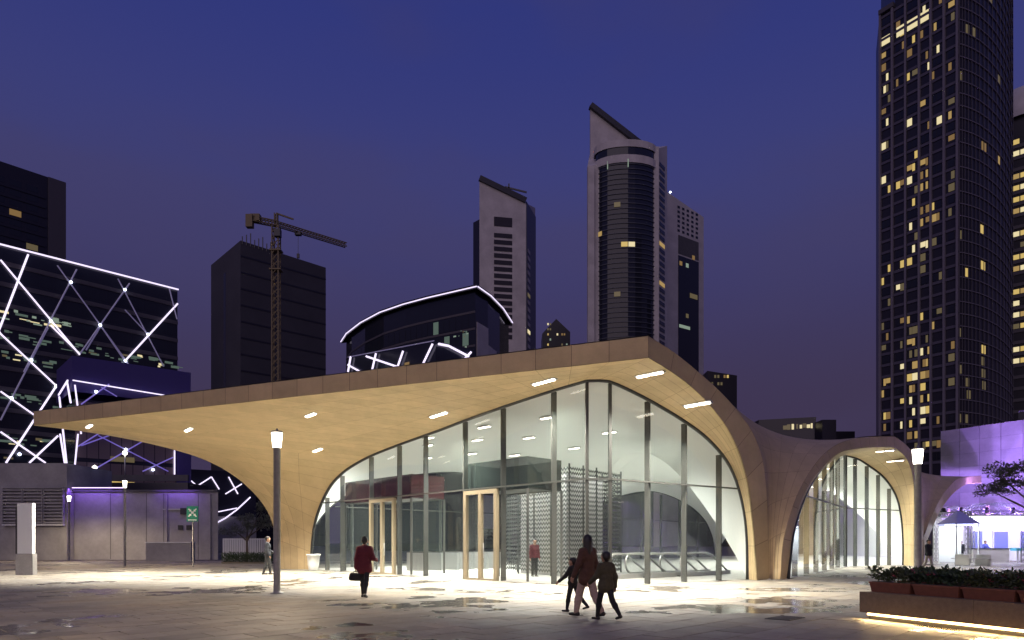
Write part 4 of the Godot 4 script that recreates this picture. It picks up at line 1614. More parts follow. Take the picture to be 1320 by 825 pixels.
func make_planter() -> void:
	var st: SurfaceTool
	var p0 := Vector2(6.92, 13.6)
	var f := (Vector2(8.1, 10.8) - p0).normalized()
	var s := Vector2(-f.y, f.x)
	if s.x < 0:
		s = -s
	var len_ := 9.0
	var o := thing("raised_planter", "long brown granite planter with a strip of warm light along its foot", "planter", G(p0 + f * 3 + s, 0.002))
	var w := 1.9
	st = S()
	prism(st, [p0 + f * 0.12 + s * 0.12, p0 + f * len_ + s * 0.12, p0 + f * len_ + s * (w - 0.12), p0 + f * 0.12 + s * (w - 0.12)], 0.002, 0.13)
	obj("plinth", st, mats.concrete_dark, o)
	var gm := mat("granite", L(0.23, 0.17, 0.125), 0.5, 0.0, "granite", 1.6)
	for k in 4:
		st = S()
		var e0 := p0 + f * (k * 2.25 + 0.004)
		var e1 := p0 + f * ((k + 1) * 2.25 - 0.004)
		prism(st, [e0, e1, e1 + s * w, e0 + s * w], 0.131, 0.535)
		obj("granite_block", st, gm, o)
	st = S()
	bar(st, G(p0 + f * 0.15 + s * 0.06, 0.10), G(p0 + f * (len_ - 0.1) + s * 0.06, 0.10), 0.05, 0.04)
	obj("led_strip", st, mats.led_warm, o)
	for k in 4:
		var l := AreaLight3D.new()
		l.name = "led_light"
		l.area_size = Vector2(2.2, 0.05)
		l.light_color = Color(1.0, 0.84, 0.58)
		l.light_energy = 2.6
		l.shadow_enabled = true
		o.add_child(l)
		var at := G(p0 + f * (k * 2.25 + 1.12) + s * 0.02, 0.11)
		l.look_at_from_position(at, at + Vector3(-s.x * 1.0, -0.25, s.y * 1.0), Vector3(f.x, 0, -f.y).cross(Vector3(-s.x, 0, s.y)))
	# troughs with plants
	var terra := mat("terracotta", L(0.27, 0.095, 0.055), 0.75, 0.0, "stone", 2.0)
	var green := leaf_mat("leaf_dark", L(0.035, 0.06, 0.022))
	var green2 := leaf_mat("leaf_olive", L(0.06, 0.075, 0.03))
	var red := leaf_mat("petal", L(0.3, 0.05, 0.08))
	var rng := RandomNumberGenerator.new()
	rng.seed = 31
	for row in 2:
		for k in 7:
			var q := p0 + f * (0.1 + k * 0.92) + s * (0.16 + row * 0.8)
			var e := q + f * 0.86
			var words := "terracotta trough in the %s row, %s from the planter end by the drain cover" % [["front", "back"][row], ORD[k]]
			var t := thing("flower_trough", words, "trough", G((q + e) / 2 + s * 0.2, 0.536), "terracotta troughs on the planter, row %d" % (row + 1))
			st = S()
			var tp := [q + f * 0.03 + s * 0.03, e - f * 0.03 + s * 0.03, e - f * 0.03 + s * 0.35, q + f * 0.03 + s * 0.35]
			var up := [q, e, e + s * 0.38, q + s * 0.38]
			var pts := []
			for c in tp:
				pts.append(G(c, 0.536))
			for c in up:
				pts.append(G(c, 0.70))
			hexa(st, pts)
			obj("pot", st, terra, t)
			st = S()
			prism(st, [q - f * 0.012 - s * 0.012, e + f * 0.012 - s * 0.012, e + f * 0.012 + s * 0.392, q - f * 0.012 + s * 0.392], 0.701, 0.735)
			obj("lip", st, terra, t)
			st = S()
			prism(st, [q + f * 0.03 + s * 0.03, e - f * 0.03 + s * 0.03, e - f * 0.03 + s * 0.34, q + f * 0.03 + s * 0.34], 0.735, 0.742)
			obj("soil", st, mats.joint, t)
			var pw := "low leafy plant in the %s row, %s trough from the end by the drain cover" % [["front", "back"][row], ORD[k]]
			var pl := thing("bedding_plant", pw, "plant", G((q + e) / 2 + s * 0.19, 0.742), "bedding plants in the troughs, row %d" % (row + 1))
			st = S()
			for j in 9:
				var c := q.lerp(e, (j + 0.5) / 9) + s * (0.19 + rng.randf_range(-0.1, 0.1))
				leaf_mass(st, rng, G(c, 0.83 + rng.randf_range(0, 0.09)), Vector3(0.14, 0.12, 0.16), 90, 0.085)
			obj("foliage", st, green if (k + row) % 2 else green2, pl)
			st = S()
			for j in 7:
				var c := q.lerp(e, rng.randf()) + s * rng.randf_range(0.0, 0.38)
				leaf_mass(st, rng, G(c, 0.93 + rng.randf_range(-0.08, 0.06)), Vector3.ONE * 0.025, 6, 0.045)
			obj("flowers", st, red, pl)

func tree(called: String, label: String, p: Vector2, h: float, clumps: Array, n: int, size: float, m: Material, sd: int, group := "") -> void:
	var rng := RandomNumberGenerator.new()
	rng.seed = sd
	var o := thing(called, label, "tree", G(p, 0.0), group)
	var st := S(false)
	var low := h * 0.45
	tube(st, [G(p, -0.02), G(p, low * 0.5) + Vector3(0.05, 0, 0.03), G(p, low)], [0.14, 0.11, 0.085], 8)
	for c in clumps:
		tube(st, [G(p, low * rng.randf_range(0.7, 1.0)), G(p, low).lerp(G(p, 0) + c[0], 0.55) + Vector3(0, -0.1, 0), G(p, 0) + c[0]], [0.07, 0.045, 0.015], 5)
	obj("trunk", st, mat("bark", L(0.1, 0.075, 0.055), 0.9, 0.0, "concrete", 1.0), o)
	st = S()
	for c in clumps:
		for k in 7:
			var d := Vector3(rng.randfn(), rng.randfn() * 0.6, rng.randfn()) * 0.5
			leaf_mass(st, rng, G(p, 0) + c[0] + d * c[1], c[1] * 0.42, n / 7, size)
	obj("crown", st, m, o)

func make_plants() -> void:
	var st: SurfaceTool
	var rng := RandomNumberGenerator.new()
	rng.seed = 8
	var green: Material = mats.leaf_dark
	# small tree and hedge beside the left foot
	tree("small_tree", "small leafy tree behind the hedge beside the left foot", spot(318, 55), 4.4, [[Vector3(-1.0, 2.5, 0), Vector3(1.1, 0.6, 0.8)], [Vector3(0.7, 2.7, 0.3), Vector3(1.1, 0.7, 0.8)], [Vector3(0.1, 3.4, 0), Vector3(1.0, 0.7, 0.7)], [Vector3(1.3, 4.2, 0), Vector3(0.8, 0.8, 0.6)], [Vector3(1.5, 3.1, 0), Vector3(0.7, 0.8, 0.6)]], 500, 0.16, leaf_mat("leaf_grey", L(0.09, 0.1, 0.075)), 3)
	var h0 := spot(288, 50)
	var h1 := spot(352, 50)
	var o := thing("clipped_hedge", "low clipped hedge in front of the white fence", "hedge", G((h0 + h1) / 2, 0))
	st = S()
	for k in 26:
		leaf_mass(st, rng, G(h0.lerp(h1, (k + 0.5) / 26), 0.42), Vector3(0.2, 0.42, 0.5), 220, 0.1)
	obj("foliage", st, green, o)
	st = S()
	bar(st, G(h0, 0.06), G(h1, 0.06), 0.7, 0.12)
	obj("bed", st, mats.joint, o)
	# white fence behind it
	var f0 := spot(288, 58)
	var f1 := spot(346, 58)
	o = thing("white_fence", "white picket fence behind the clipped hedge", "fence", G((f0 + f1) / 2, 0))
	for k in 26:
		var q := f0.lerp(f1, k / 25.0)
		st = S()
		bar(st, G(q, 0.0), G(q, rise(694, 58)), 0.1, 0.04, Vector3.BACK)
		obj("picket", st, mats.white, o)
	for y in [0.5, rise(695, 58)]:
		st = S()
		bar(st, G(f0, y) + Vector3(0, 0, -0.04), G(f1, y) + Vector3(0, 0, -0.04), 0.04, 0.07)
		obj("rail", st, mats.white, o)
	# spreading tree at the right edge
	tree("spreading_tree", "dark spreading tree reaching over the lit cafe", Vector2(26.0, 33.0), 6.3, [[Vector3(-2.6, 4.9, 0), Vector3(1.3, 0.55, 0.9)], [Vector3(-1.5, 5.2, 0.3), Vector3(1.3, 0.6, 0.9)], [Vector3(-2.9, 4.05, 0), Vector3(0.9, 0.4, 0.7)], [Vector3(-0.6, 4.6, 0), Vector3(1.3, 0.6, 0.9)], [Vector3(0.8, 5.0, 0), Vector3(1.4, 0.8, 1.0)], [Vector3(-1.7, 4.4, -0.4), Vector3(1.2, 0.4, 0.8)], [Vector3(0.4, 5.7, 0), Vector3(1.3, 0.6, 1.0)]], 900, 0.12, leaf_mat("leaf_tree", L(0.05, 0.055, 0.03)), 6)

func palm(p: Vector2, h: float, sd: int, words: String) -> void:
	var rng := RandomNumberGenerator.new()
	rng.seed = sd
	var o := thing("palm_tree", words, "palm tree", G(p, 0), "palms behind the cafe")
	var st := S(false)
	tube(st, [G(p, -0.02), G(p, h * 0.5) + Vector3(0.1, 0, 0), G(p, h)], [0.22, 0.17, 0.15], 8)
	obj("trunk", st, mat("bark", L(0.1, 0.075, 0.055)), o)
	for k in 16:
		st = S()
		var a := TAU * k / 16.0 + rng.randf() * 0.3
		var d := Vector3(cos(a), 0, sin(a))
		var rise_ := rng.randf_range(0.2, 1.3)
		var prev := G(p, h)
		for i in 8:
			var t := (i + 1) / 8.0
			var q := G(p, h) + d * 2.3 * t + Vector3.UP * (rise_ * t - 1.9 * t * t)
			var side := d.cross(Vector3.UP)
			for sgn in [-1.0, 1.0]:
				for j in 2:
					var r := prev.lerp(q, j * 0.5)
					tri(st, r, r + d * 0.09, r + side * sgn * 0.5 * sin(PI * minf(t + 0.12, 1.0)) + d * 0.25 - Vector3.UP * 0.15)
			prev = q
		obj("frond", st, leaf_mat("leaf_palm", L(0.08, 0.12, 0.07)), o)

func make_cafe() -> void:
	var st: SurfaceTool
	# wall washed in purple
	var a := spot(1213, 75)
	var b := Vector2(57.5, 55.6)
	var n := facing(a, b)
	var o := thing("stone_wall_building", "tall blank stone panelled building washed in purple light", "building", G((a + b) / 2, 0))
	var inn := Vector2(-n.x, n.z) * 9.0
	st = S()
	prism(st, [a, b, b + inn, a + inn], -0.04, rise(557, 75))
	obj("wall", st, mats.concrete_dark, o)
	var hh := rise(556, 75)
	for k in 11:
		for j in 10:
			panel(o, "wall_panel", a, b, k / 11.0 + 0.001, (k + 1) / 11.0 - 0.001, hh * j / 10 + 0.01, hh * (j + 1) / 10 - 0.01, mats.concrete if (k * 7 + j * 5) % 4 else mat("concrete_b", L(0.36, 0.35, 0.35), 0.8, 0.0, "concrete", 0.1), 0.08, 0.1)
	st = S()
	var up := inn.normalized() * 2.0
	prism(st, [a.lerp(b, 0.3) + up, b + up, b + inn, a.lerp(b, 0.3) + inn], hh, hh + 1.3)
	obj("upper_parapet", st, mats.concrete_dark, o)

	# open cafe stage: truss frame, luminous band, counter
	var x0 := 35.4
	var x1 := 44.0
	var z0 := 53.0
	var z1 := 57.0
	o = thing("cafe_stall", "brightly lit white cafe stall under a metal truss", "cafe stall", V((x0 + x1) / 2, 0, z0))
	for q in [[x0, z0], [x0 + 3.0, z1], [x1, z0], [x1, z1], [x0, z1], [x0 + 4.4, z0]]:
		st = S()
		lattice(st, V(q[0], -0.03, q[1]), V(q[0], 4.0, q[1]), 0.28, 10, 0.045, Vector3.BACK)
		obj("truss_leg", st, mats.pale_steel, o)
	for q in [[x0, z0, x1, z0], [x0, z1, x1, z1], [x0, z0, x0, z1]]:
		st = S()
		lattice(st, V(q[0], 3.82, q[1]), V(q[2], 3.82, q[3]), 0.34, 14, 0.045, Vector3.UP)
		obj("truss_beam", st, mats.pale_steel, o)
	st = S()
	box(st, V((x0 + x1) / 2 + 0.2, 3.02, z0 - 0.08), Vector3(x1 - x0 - 0.4, 1.05, 0.1))
	obj("light_box_sign", st, glow("cafe_band", Color(0.96, 0.93, 1.0), 2.6), o)
	st = S()
	box(st, V((x0 + x1) / 2, 3.64, (z0 + z1) / 2), Vector3(x1 - x0, 0.06, z1 - z0 - 0.4))
	obj("roof", st, mats.white, o)
	for k in 7:
		st = S()
		var x := lerpf(x0, x1, (k + 0.5) / 7)
		box(st, V(x, 1.8, z1 + 0.3), Vector3((x1 - x0) / 7 - 0.06, 3.56, 0.08))
		obj("back_panel", st, mats.white, o)
	for k in 4:
		st = S()
		var x := lerpf(x0, x1, (k + 0.6) / 4)
		box(st, V(x, 1.7, z1 + 0.2), Vector3(1.1, 1.5, 0.06))
		obj("menu_window", st, mat("menu_blue", L(0.2, 0.22, 0.5), 0.3), o)
	st = S()
	box(st, V(38.0, 0.5, 54.5), Vector3(2.9, 1.04, 0.7))
	obj("counter", st, mats.white, o)
	st = S()
	box(st, V(38.0, 1.05, 54.5), Vector3(3.1, 0.06, 0.85))
	obj("counter_top", st, mats.black, o)
	st = S()
	box(st, V(41.5, 1.0, 54.2), Vector3(3.4, 0.22, 0.7))
	obj("blue_counter", st, mat("turquoise", L(0.1, 0.5, 0.6), 0.4), o)
	for k in 12:
		st = S()
		box(st, V(40.0 + k * 0.27, 0.44, 54.0), Vector3(0.12, 0.9, 0.06))
		obj("counter_slat", st, mats.white, o)
	for k in 2:
		var l := AreaLight3D.new()
		l.name = "stall_light"
		l.area_size = Vector2(3.6, 0.8)
		l.light_color = Color(0.86, 0.84, 1.0)
		l.light_energy = 20.0
		l.shadow_enabled = true
		o.add_child(l)
		var at := V(lerpf(x0, x1, 0.28 + 0.44 * k), 3.55, z0 + 1.6)
		l.look_at_from_position(at, at + Vector3.DOWN, Vector3.BACK)
		st = S()
		box(st, at + Vector3(0, 0.03, 0), Vector3(3.4, 0.03, 0.5))
		obj("lamp_panel", st, mats.lamp_cool, o)
		var ll := AreaLight3D.new()
		ll.name = "sign_light"
		ll.area_size = Vector2(4.0, 1.0)
		ll.light_color = Color(0.9, 0.86, 1.0)
		ll.light_energy = 9.0
		ll.shadow_enabled = true
		o.add_child(ll)
		var at2 := V(lerpf(x0, x1, 0.25 + 0.5 * k), 3.02, z0 - 0.2)
		ll.look_at_from_position(at2, at2 + Vector3(0, 0, 1), Vector3.UP)
	# stage spotlights on top of the truss, turned to the wall and the palms
	var sb := [[35.9, 0.1, 0.5], [37.3, 0.35, 0.62], [39.4, 0.6, 0.62], [41.6, 0.85, 0.5]]
	for k in 4:
		var at := V(sb[k][0], 4.3, z1 - 0.2)
		var s := thing("stage_light", "black stage spotlight, %s along the cafe truss from the third vault" % ORD[k], "stage light", at - Vector3(0, 0.3, 0), "stage spotlights on the truss")
		st = S()
		box(st, at - Vector3(0, 0.2, 0), Vector3(0.3, 0.18, 0.3))
		obj("yoke", st, mats.black, s)
		var aim := G(a.lerp(b, sb[k][1]), hh * sb[k][2])
		var dv := (aim - at).normalized()
		st = S(false)
		tube(st, [at - dv * 0.18, at + dv * 0.16], [0.15, 0.17], 12)
		obj("housing", st, mats.black, s)
		var l := SpotLight3D.new()
		l.name = "lamp_light"
		l.light_color = Color(0.66, 0.5, 1.0)
		l.light_energy = 340.0
		l.spot_angle = 85.0
		l.spot_angle_attenuation = 1.0
		l.spot_range = 80.0
		l.light_size = 0.12
		l.shadow_enabled = true
		s.add_child(l)
		l.look_at_from_position(at + dv * 0.3, aim, Vector3.UP)
		st = S(false)
		tube(st, [at + dv * 0.165, at + dv * 0.18], [0.14], 12)
		obj("lamp_lens", st, glow("purple_lens", Color(0.6, 0.35, 1.0), 4.0), s)
	# white awning between the third vault and the stall
	o = thing("white_tent", "small white tent with open front beside the cafe stall", "tent", V(32.7, 0, 50.0))
	for q in [[31.9, 49.0], [33.5, 49.0], [31.9, 51.0], [33.5, 51.0]]:
		st = S()
		bar(st, V(q[0], -0.03, q[1]), V(q[0], 2.9, q[1]), 0.07, 0.07)
		obj("pole", st, mats.white, o)
	st = S()
	for k in 4:
		var c := [V(31.8, 2.9, 48.9), V(33.6, 2.9, 48.9), V(33.6, 2.9, 51.1), V(31.8, 2.9, 51.1)]
		tri(st, c[k], V(32.7, 3.9, 50), c[(k + 1) % 4])
	obj("canopy", st, mat("tent_blue", L(0.4, 0.4, 0.8), 0.6), o)
	st = S()
	box(st, V(32.7, 1.5, 51.05), Vector3(1.5, 2.86, 0.05))
	obj("back_sheet", st, mats.white, o)
	st = S()
	box(st, V(32.7, 2.83, 50), Vector3(1.2, 0.04, 1.2))
	obj("lamp_panel", st, mats.lamp_cool, o)
	var tl := AreaLight3D.new()
	tl.name = "tent_light"
	tl.area_size = Vector2(1.2, 1.2)
	tl.light_color = Color(0.9, 0.95, 1.0)
	tl.light_energy = 16.0
	tl.shadow_enabled = true
	o.add_child(tl)
	tl.look_at_from_position(V(32.7, 2.78, 50), V(32.7, 0, 50), Vector3.BACK)
	# table and bench before the tent
	o = thing("picnic_table", "slatted white table with benches before the white tent", "table", V(31.4, 0, 46.5))
	for k in 4:
		st = S()
		box(st, V(31.4, 0.74, 46.2 + k * 0.2), Vector3(1.8, 0.04, 0.17))
		obj("board", st, mats.white, o)
	for k in [-1, 1]:
		st = S()
		box(st, V(31.4, 0.45, 46.5 + k * 0.75), Vector3(1.8, 0.05, 0.3))
		obj("bench", st, mats.white, o)
		st = S()
		box(st, V(31.4 + k * 0.7, 0.35, 46.5), Vector3(0.08, 0.7, 1.5))
		obj("leg", st, mats.white, o)
	palm(Vector2(39.0, 61.0), 4.6, 1, "palm of middle height behind the cafe stall")
	palm(Vector2(41.8, 60.0), 4.9, 2, "tallest palm, behind the turquoise cafe counter")
	palm(Vector2(36.8, 62.0), 4.2, 3, "shortest palm, behind the tent end of the cafe stall")

# ---------- people: capsule fields meshed as surface nets
func nets(st: SurfaceTool, bones: Array, cell: float, k: float) -> void:
	var lo := Vector3.ONE * 1e9
	var hi := -lo
	for b in bones:
		var r := maxf(b[2], b[3]) + cell * 2.5
		for p in [b[0], b[1]]:
			lo = lo.min(p - Vector3.ONE * r)
			hi = hi.max(p + Vector3.ONE * r)
	var nx := int((hi.x - lo.x) / cell) + 2
	var ny := int((hi.y - lo.y) / cell) + 2
	var nz := int((hi.z - lo.z) / cell) + 2
	var fd := PackedFloat32Array()
	fd.resize(nx * ny * nz)
	fd.fill(1.0)
	for b in bones:
		var a: Vector3 = b[0]
		var e: Vector3 = b[1] - a
		var ee := maxf(e.dot(e), 1e-9)
		var ra: float = b[2]
		var rb: float = b[3]
		var m := maxf(ra, rb) + k + cell
		var l: Vector3 = (a.min(b[1]) - Vector3.ONE * m - lo) / cell
		var h: Vector3 = (a.max(b[1]) + Vector3.ONE * m - lo) / cell
		for z in range(maxi(0, int(l.z)), mini(nz - 1, int(h.z) + 1) + 1):
			for y in range(maxi(0, int(l.y)), mini(ny - 1, int(h.y) + 1) + 1):
				var row := (z * ny + y) * nx
				for x in range(maxi(0, int(l.x)), mini(nx - 1, int(h.x) + 1) + 1):
					var p := lo + Vector3(x, y, z) * cell - a
					var t := clampf(p.dot(e) / ee, 0.0, 1.0)
					var d := (p - e * t).length() - lerpf(ra, rb, t)
					var o := fd[row + x]
					var q := maxf(k - absf(o - d), 0.0) / k
					fd[row + x] = minf(o, d) - q * q * k * 0.25
	var vi := PackedInt32Array()
	vi.resize(nx * ny * nz)
	vi.fill(-1)
	var vs := PackedVector3Array()
	var sx := 1
	var sy := nx
	var sz := nx * ny
	var corner := [0, sx, sy, sx + sy, sz, sx + sz, sy + sz, sx + sy + sz]
	var edges := [[0, 1], [2, 3], [4, 5], [6, 7], [0, 2], [1, 3], [4, 6], [5, 7], [0, 4], [1, 5], [2, 6], [3, 7]]
	for z in nz - 1:
		for y in ny - 1:
			for x in nx - 1:
				var i := z * sz + y * sy + x
				var v0 := fd[i]
				if v0 > cell * 2.0 or v0 < -cell * 2.0:
					continue
				var neg := 0
				for c in 8:
					if fd[i + corner[c]] < 0.0:
						neg += 1
				if neg == 0 or neg == 8:
					continue
				var s := Vector3.ZERO
				var n := 0
				for e in edges:
					var f0 := fd[i + corner[e[0]]]
					var f1 := fd[i + corner[e[1]]]
					if (f0 < 0.0) != (f1 < 0.0):
						var t := f0 / (f0 - f1)
						var c0 := Vector3(e[0] & 1, (e[0] >> 1) & 1, e[0] >> 2)
						var c1 := Vector3(e[1] & 1, (e[1] >> 1) & 1, e[1] >> 2)
						s += c0.lerp(c1, t)
						n += 1
				vi[i] = vs.size()
				vs.append(lo + (Vector3(x, y, z) + s / n) * cell)
	for z in range(1, nz - 1):
		for y in range(1, ny - 1):
			for x in range(1, nx - 1):
				var i := z * sz + y * sy + x
				if vi[i] < 0 and vi[i - sx] < 0 and vi[i - sy] < 0 and vi[i - sz] < 0:
					continue
				var f0 := fd[i] < 0.0
				for ax in 3:
					var da: int = [sx, sy, sz][ax]
					if (fd[i + da] < 0.0) == f0:
						continue
					var du: int = [sy, sz, sx][ax]
					var dv: int = [sz, sx, sy][ax]
					var q := [vi[i], vi[i - du], vi[i - du - dv], vi[i - dv]]
					if q.min() < 0:
						continue
					if f0:
						q.reverse()
					quad(st, vs[q[0]], vs[q[1]], vs[q[2]], vs[q[3]])

func person(label: String, at: Vector2, yaw: float, h: float, pose: Dictionary, look: Dictionary, fine := true, group := "") -> Node3D:
	var s := h / 1.70
	var o := thing("person", label, "person", G(at, 0.002), group)
	o.rotation.y = yaw
	var g := func(key: String, dflt: float) -> float: return deg_to_rad(pose.get(key, dflt))
	var child: bool = look.get("child", false)
	var wd := 0.94 if look.get("woman", false) else 1.06
	# joints
	var j := {}
	for sd in [-1, 1]:
		var n := "l" if sd > 0 else "r"
		var hip := Vector3(sd * 0.085 * wd, 0.91, 0)
		var th: float = g.call(n + "t", 0.0)
		var kb: float = g.call(n + "k", 4.0)
		var knee := hip + 0.42 * Vector3(0, -cos(th), sin(th))
		knee.x *= 0.92
		var an := knee + 0.40 * Vector3(0, -cos(th - kb), sin(th - kb))
		an.x *= 0.9
		var toe_a: float = g.call(n + "f", 0.0)
		j[n + "hip"] = hip
		j[n + "knee"] = knee
		j[n + "ank"] = an
		j[n + "toe"] = an + Vector3(sd * 0.02, -0.05 * cos(toe_a) - 0.12 * sin(toe_a), 0.15 * cos(toe_a))
		j[n + "heel"] = an + Vector3(0, -0.045, -0.035)
		var sh := Vector3(sd * 0.165 * wd, 1.365, -0.01)
		var aa: float = g.call(n + "a", 0.0)
		var ao: float = g.call(n + "o", 10.0)
		var el: float = g.call(n + "e", 12.0)
		var d := Vector3(sd * sin(ao), -cos(ao) * cos(aa), sin(aa) * cos(ao)).normalized()
		var elb := sh + d * 0.285
		var d2 := Vector3(sd * sin(ao) * 0.5, -cos(ao) * cos(aa + el), sin(aa + el)).normalized()
		var wr := elb + d2 * 0.245
		j[n + "sh"] = sh
		j[n + "elb"] = elb
		j[n + "wr"] = wr
		j[n + "hd"] = d2
	var drop := minf(j.lank.y, j.rank.y) - 0.075
	for q in j.keys():
		if not q.ends_with("hd"):
			j[q] = (j[q] - Vector3(0, drop, 0))
	var lean: float = g.call("lean", 0.0)
	var up := func(y: float, z := 0.0) -> Vector3: return Vector3(0, y - drop, z + (y - 0.95) * tan(lean))
	var X := Vector3(1, 0, 0)
	var head_y := 1.575 if not child else 1.56
	var hr := 1.0 if not child else 1.22
	var torso := func(e: float) -> Array:
		return [[up.call(0.93) - X * 0.075 * wd, up.call(0.93) + X * 0.075 * wd, 0.098 + e, 0.098 + e], [up.call(1.08) - X * 0.045 * wd, up.call(1.08) + X * 0.045 * wd, 0.095 * wd + e, 0.095 * wd + e], [up.call(1.25, 0.01) - X * 0.075 * wd, up.call(1.25, 0.01) + X * 0.075 * wd, 0.1 + e, 0.1 + e], [j.lsh, j.rsh, 0.05 + e * 0.5, 0.05 + e * 0.5], [j.lsh, up.call(1.43, -0.01), 0.045 + e * 0.5, 0.045 + e * 0.4], [j.rsh, up.call(1.43, -0.01), 0.045 + e * 0.5, 0.045 + e * 0.4], [up.call(0.95), up.call(1.32), 0.09 + e, 0.085 + e]]
	var arm := func(n: String, e: float) -> Array: return [[j[n + "sh"], j[n + "elb"], 0.05 + e, 0.041 + e], [j[n + "elb"], j[n + "wr"], 0.039 + e, 0.027 + e]]
	var leg := func(n: String, e: float) -> Array: return [[j[n + "hip"], j[n + "knee"], 0.082 + e, 0.054 + e], [j[n + "knee"], j[n + "knee"].lerp(j[n + "ank"], 0.35), 0.05 + e, 0.053 + e], [j[n + "knee"].lerp(j[n + "ank"], 0.3), j[n + "ank"], 0.053 + e, 0.034 + e]]
	var cell := 0.016
	var hc: Vector3 = up.call(head_y, 0.015)
	var hy: float = g.call("head", 0.0)
	var hb := Basis(Vector3.UP, hy)
	# body
	var bones := []
	bones.append_array(torso.call(0.0))
	for n in ["l", "r"]:
		bones.append_array(arm.call(n, 0.0))
		bones.append_array(leg.call(n, 0.0))
		bones.append([j[n + "heel"], j[n + "toe"], 0.034, 0.026])
		if not fine:
			bones.append([j[n + "wr"], j[n + "wr"] + j[n + "hd"] * 0.12, 0.027, 0.022])
	bones.append([up.call(1.40), hc - Vector3(0, 0.07, 0.01), 0.055, 0.05])
	var skull := [[hc + hb * Vector3(0, 0.03, -0.02) * hr, hc + hb * Vector3(0, 0.02, 0.02) * hr, 0.083 * hr, 0.078 * hr], [hc + hb * Vector3(0, -0.02, 0.03) * hr, hc + hb * Vector3(0, -0.075, 0.05) * hr, 0.062 * hr, 0.036 * hr]]
	if not fine:
		bones.append_array(skull)
	var st := S(false)
	nets(st, bones, cell, 0.045)
	if fine:
		skull.append_array([[hc + hb * Vector3(0, 0.005, 0.085) * hr, hc + hb * Vector3(0, -0.03, 0.105) * hr, 0.008, 0.013], [hc + hb * Vector3(-0.022, -0.062, 0.082) * hr, hc + hb * Vector3(0.022, -0.062, 0.082) * hr, 0.008, 0.008], [hc + hb * Vector3(0.082, -0.005, 0) * hr, hc + hb * Vector3(0.084, -0.03, 0.005) * hr, 0.018, 0.012], [hc + hb * Vector3(-0.082, -0.005, 0) * hr, hc + hb * Vector3(-0.084, -0.03, 0.005) * hr, 0.018, 0.012], [hc - Vector3(0, 0.09, 0.01), hc, 0.048, 0.05]])
		nets(st, skull, 0.007, 0.02)
		for n in ["l", "r"]:
			var sgn := 1.0 if n == "l" else -1.0
			var d: Vector3 = j[n + "hd"]
			var fw := Vector3(0, 0, 1)
			fw = (fw - d * fw.dot(d)).normalized()
			var inn := d.cross(fw) * sgn          # palm side, towards the body
			if inn.x * sgn > 0:
				inn = -inn
			var w: Vector3 = j[n + "wr"]
			var hb2 := [[w - d * 0.03, w + d * 0.02, 0.026, 0.025]]
			for f in 4:
				var off := fw * (0.03 - f * 0.02)
				var ln: float = [0.07, 0.078, 0.072, 0.056][f]
				var k0 := w + d * 0.085 + off
				hb2.append([w + d * 0.02 + off * 0.6, k0, 0.014, 0.012])
				var k1 := k0 + (d * 0.9 + inn * 0.35).normalized() * ln * 0.5
				hb2.append([k0, k1, 0.0095, 0.009])
				hb2.append([k1, k1 + (d * 0.6 + inn * 0.75).normalized() * ln * 0.5, 0.009, 0.0075])
			var t0 := w + d * 0.035 + fw * 0.024
			var t1 := t0 + (d * 0.6 + fw * 0.7 + inn * 0.25).normalized() * 0.036
			hb2.append([t0, t1, 0.0125, 0.0105])
			hb2.append([t1, t1 + (d * 0.9 + fw * 0.2 + inn * 0.3).normalized() * 0.03, 0.01, 0.008])
			nets(st, hb2, 0.005, 0.006)
	var parts := [obj("body", st, mat("skin", L(0.36, 0.2, 0.13), 0.55), o, false)]
	# trousers
	st = S(false)
	bones = [[up.call(0.93) - X * 0.075 * wd, up.call(0.93) + X * 0.075 * wd, 0.108, 0.108], [up.call(0.93), up.call(1.04), 0.105, 0.095]]
	for n in ["l", "r"]:
		bones.append_array(leg.call(n, look.get("leg_ease", 0.012)))
	nets(st, bones, cell, 0.04)
	parts.append(obj("trousers", st, look.trousers, o, false))
	# top
	st = S(false)
	var e: float = look.get("ease", 0.022)
	bones = torso.call(e)
	if look.get("hem", 0.0) > 0.0:
		bones.append([up.call(0.9 - look.hem) - X * 0.09 * wd, up.call(0.9 - look.hem) + X * 0.09 * wd, 0.1 + e, 0.1 + e])
	for n in ["l", "r"]:
		bones.append_array(arm.call(n, e * 0.75))
	nets(st, bones, cell, 0.04)
	parts.append(obj("top", st, look.top, o, false))
	# shoes
	for n in ["l", "r"]:
		st = S(false)
		nets(st, [[j[n + "heel"] - Vector3(0, 0.0, 0.008), j[n + "toe"], 0.04, 0.031], [j[n + "heel"], j[n + "ank"], 0.038, 0.034]], 0.011, 0.02)
		parts.append(obj("shoe", st, look.shoes, o, false))
	# hair
	st = S(false)
	var hair := [[hc + hb * Vector3(0, 0.05, -0.03) * hr, hc + hb * Vector3(0, 0.055, 0.01) * hr, 0.088 * hr, 0.076 * hr], [hc + hb * Vector3(0, 0.0, -0.05) * hr, hc + hb * Vector3(0, -0.04, -0.045) * hr, 0.075 * hr, 0.05 * hr]]
	if look.get("long", false):
		hair.append_array([[hc + hb * Vector3(0.05, 0.0, -0.05), hc + hb * Vector3(0.07, -0.2, -0.06), 0.055, 0.04], [hc + hb * Vector3(-0.05, 0.0, -0.05), hc + hb * Vector3(-0.06, -0.2, -0.06), 0.055, 0.04], [hc + hb * Vector3(0, -0.02, -0.07), hc + hb * Vector3(0.01, -0.3, -0.1), 0.07, 0.045]])
	if look.get("bun", false):
		hair.append([hc + hb * Vector3(0, 0.1, -0.07), hc + hb * Vector3(0, 0.11, -0.08), 0.045, 0.04])
	nets(st, hair, 0.011, 0.03)
	parts.append(obj("hair", st, look.hair, o, false))
	for q in parts:
		q.scale = Vector3.ONE * s
	o.set_meta("lhand", (j.lwr + j.lhd * 0.1) * s)
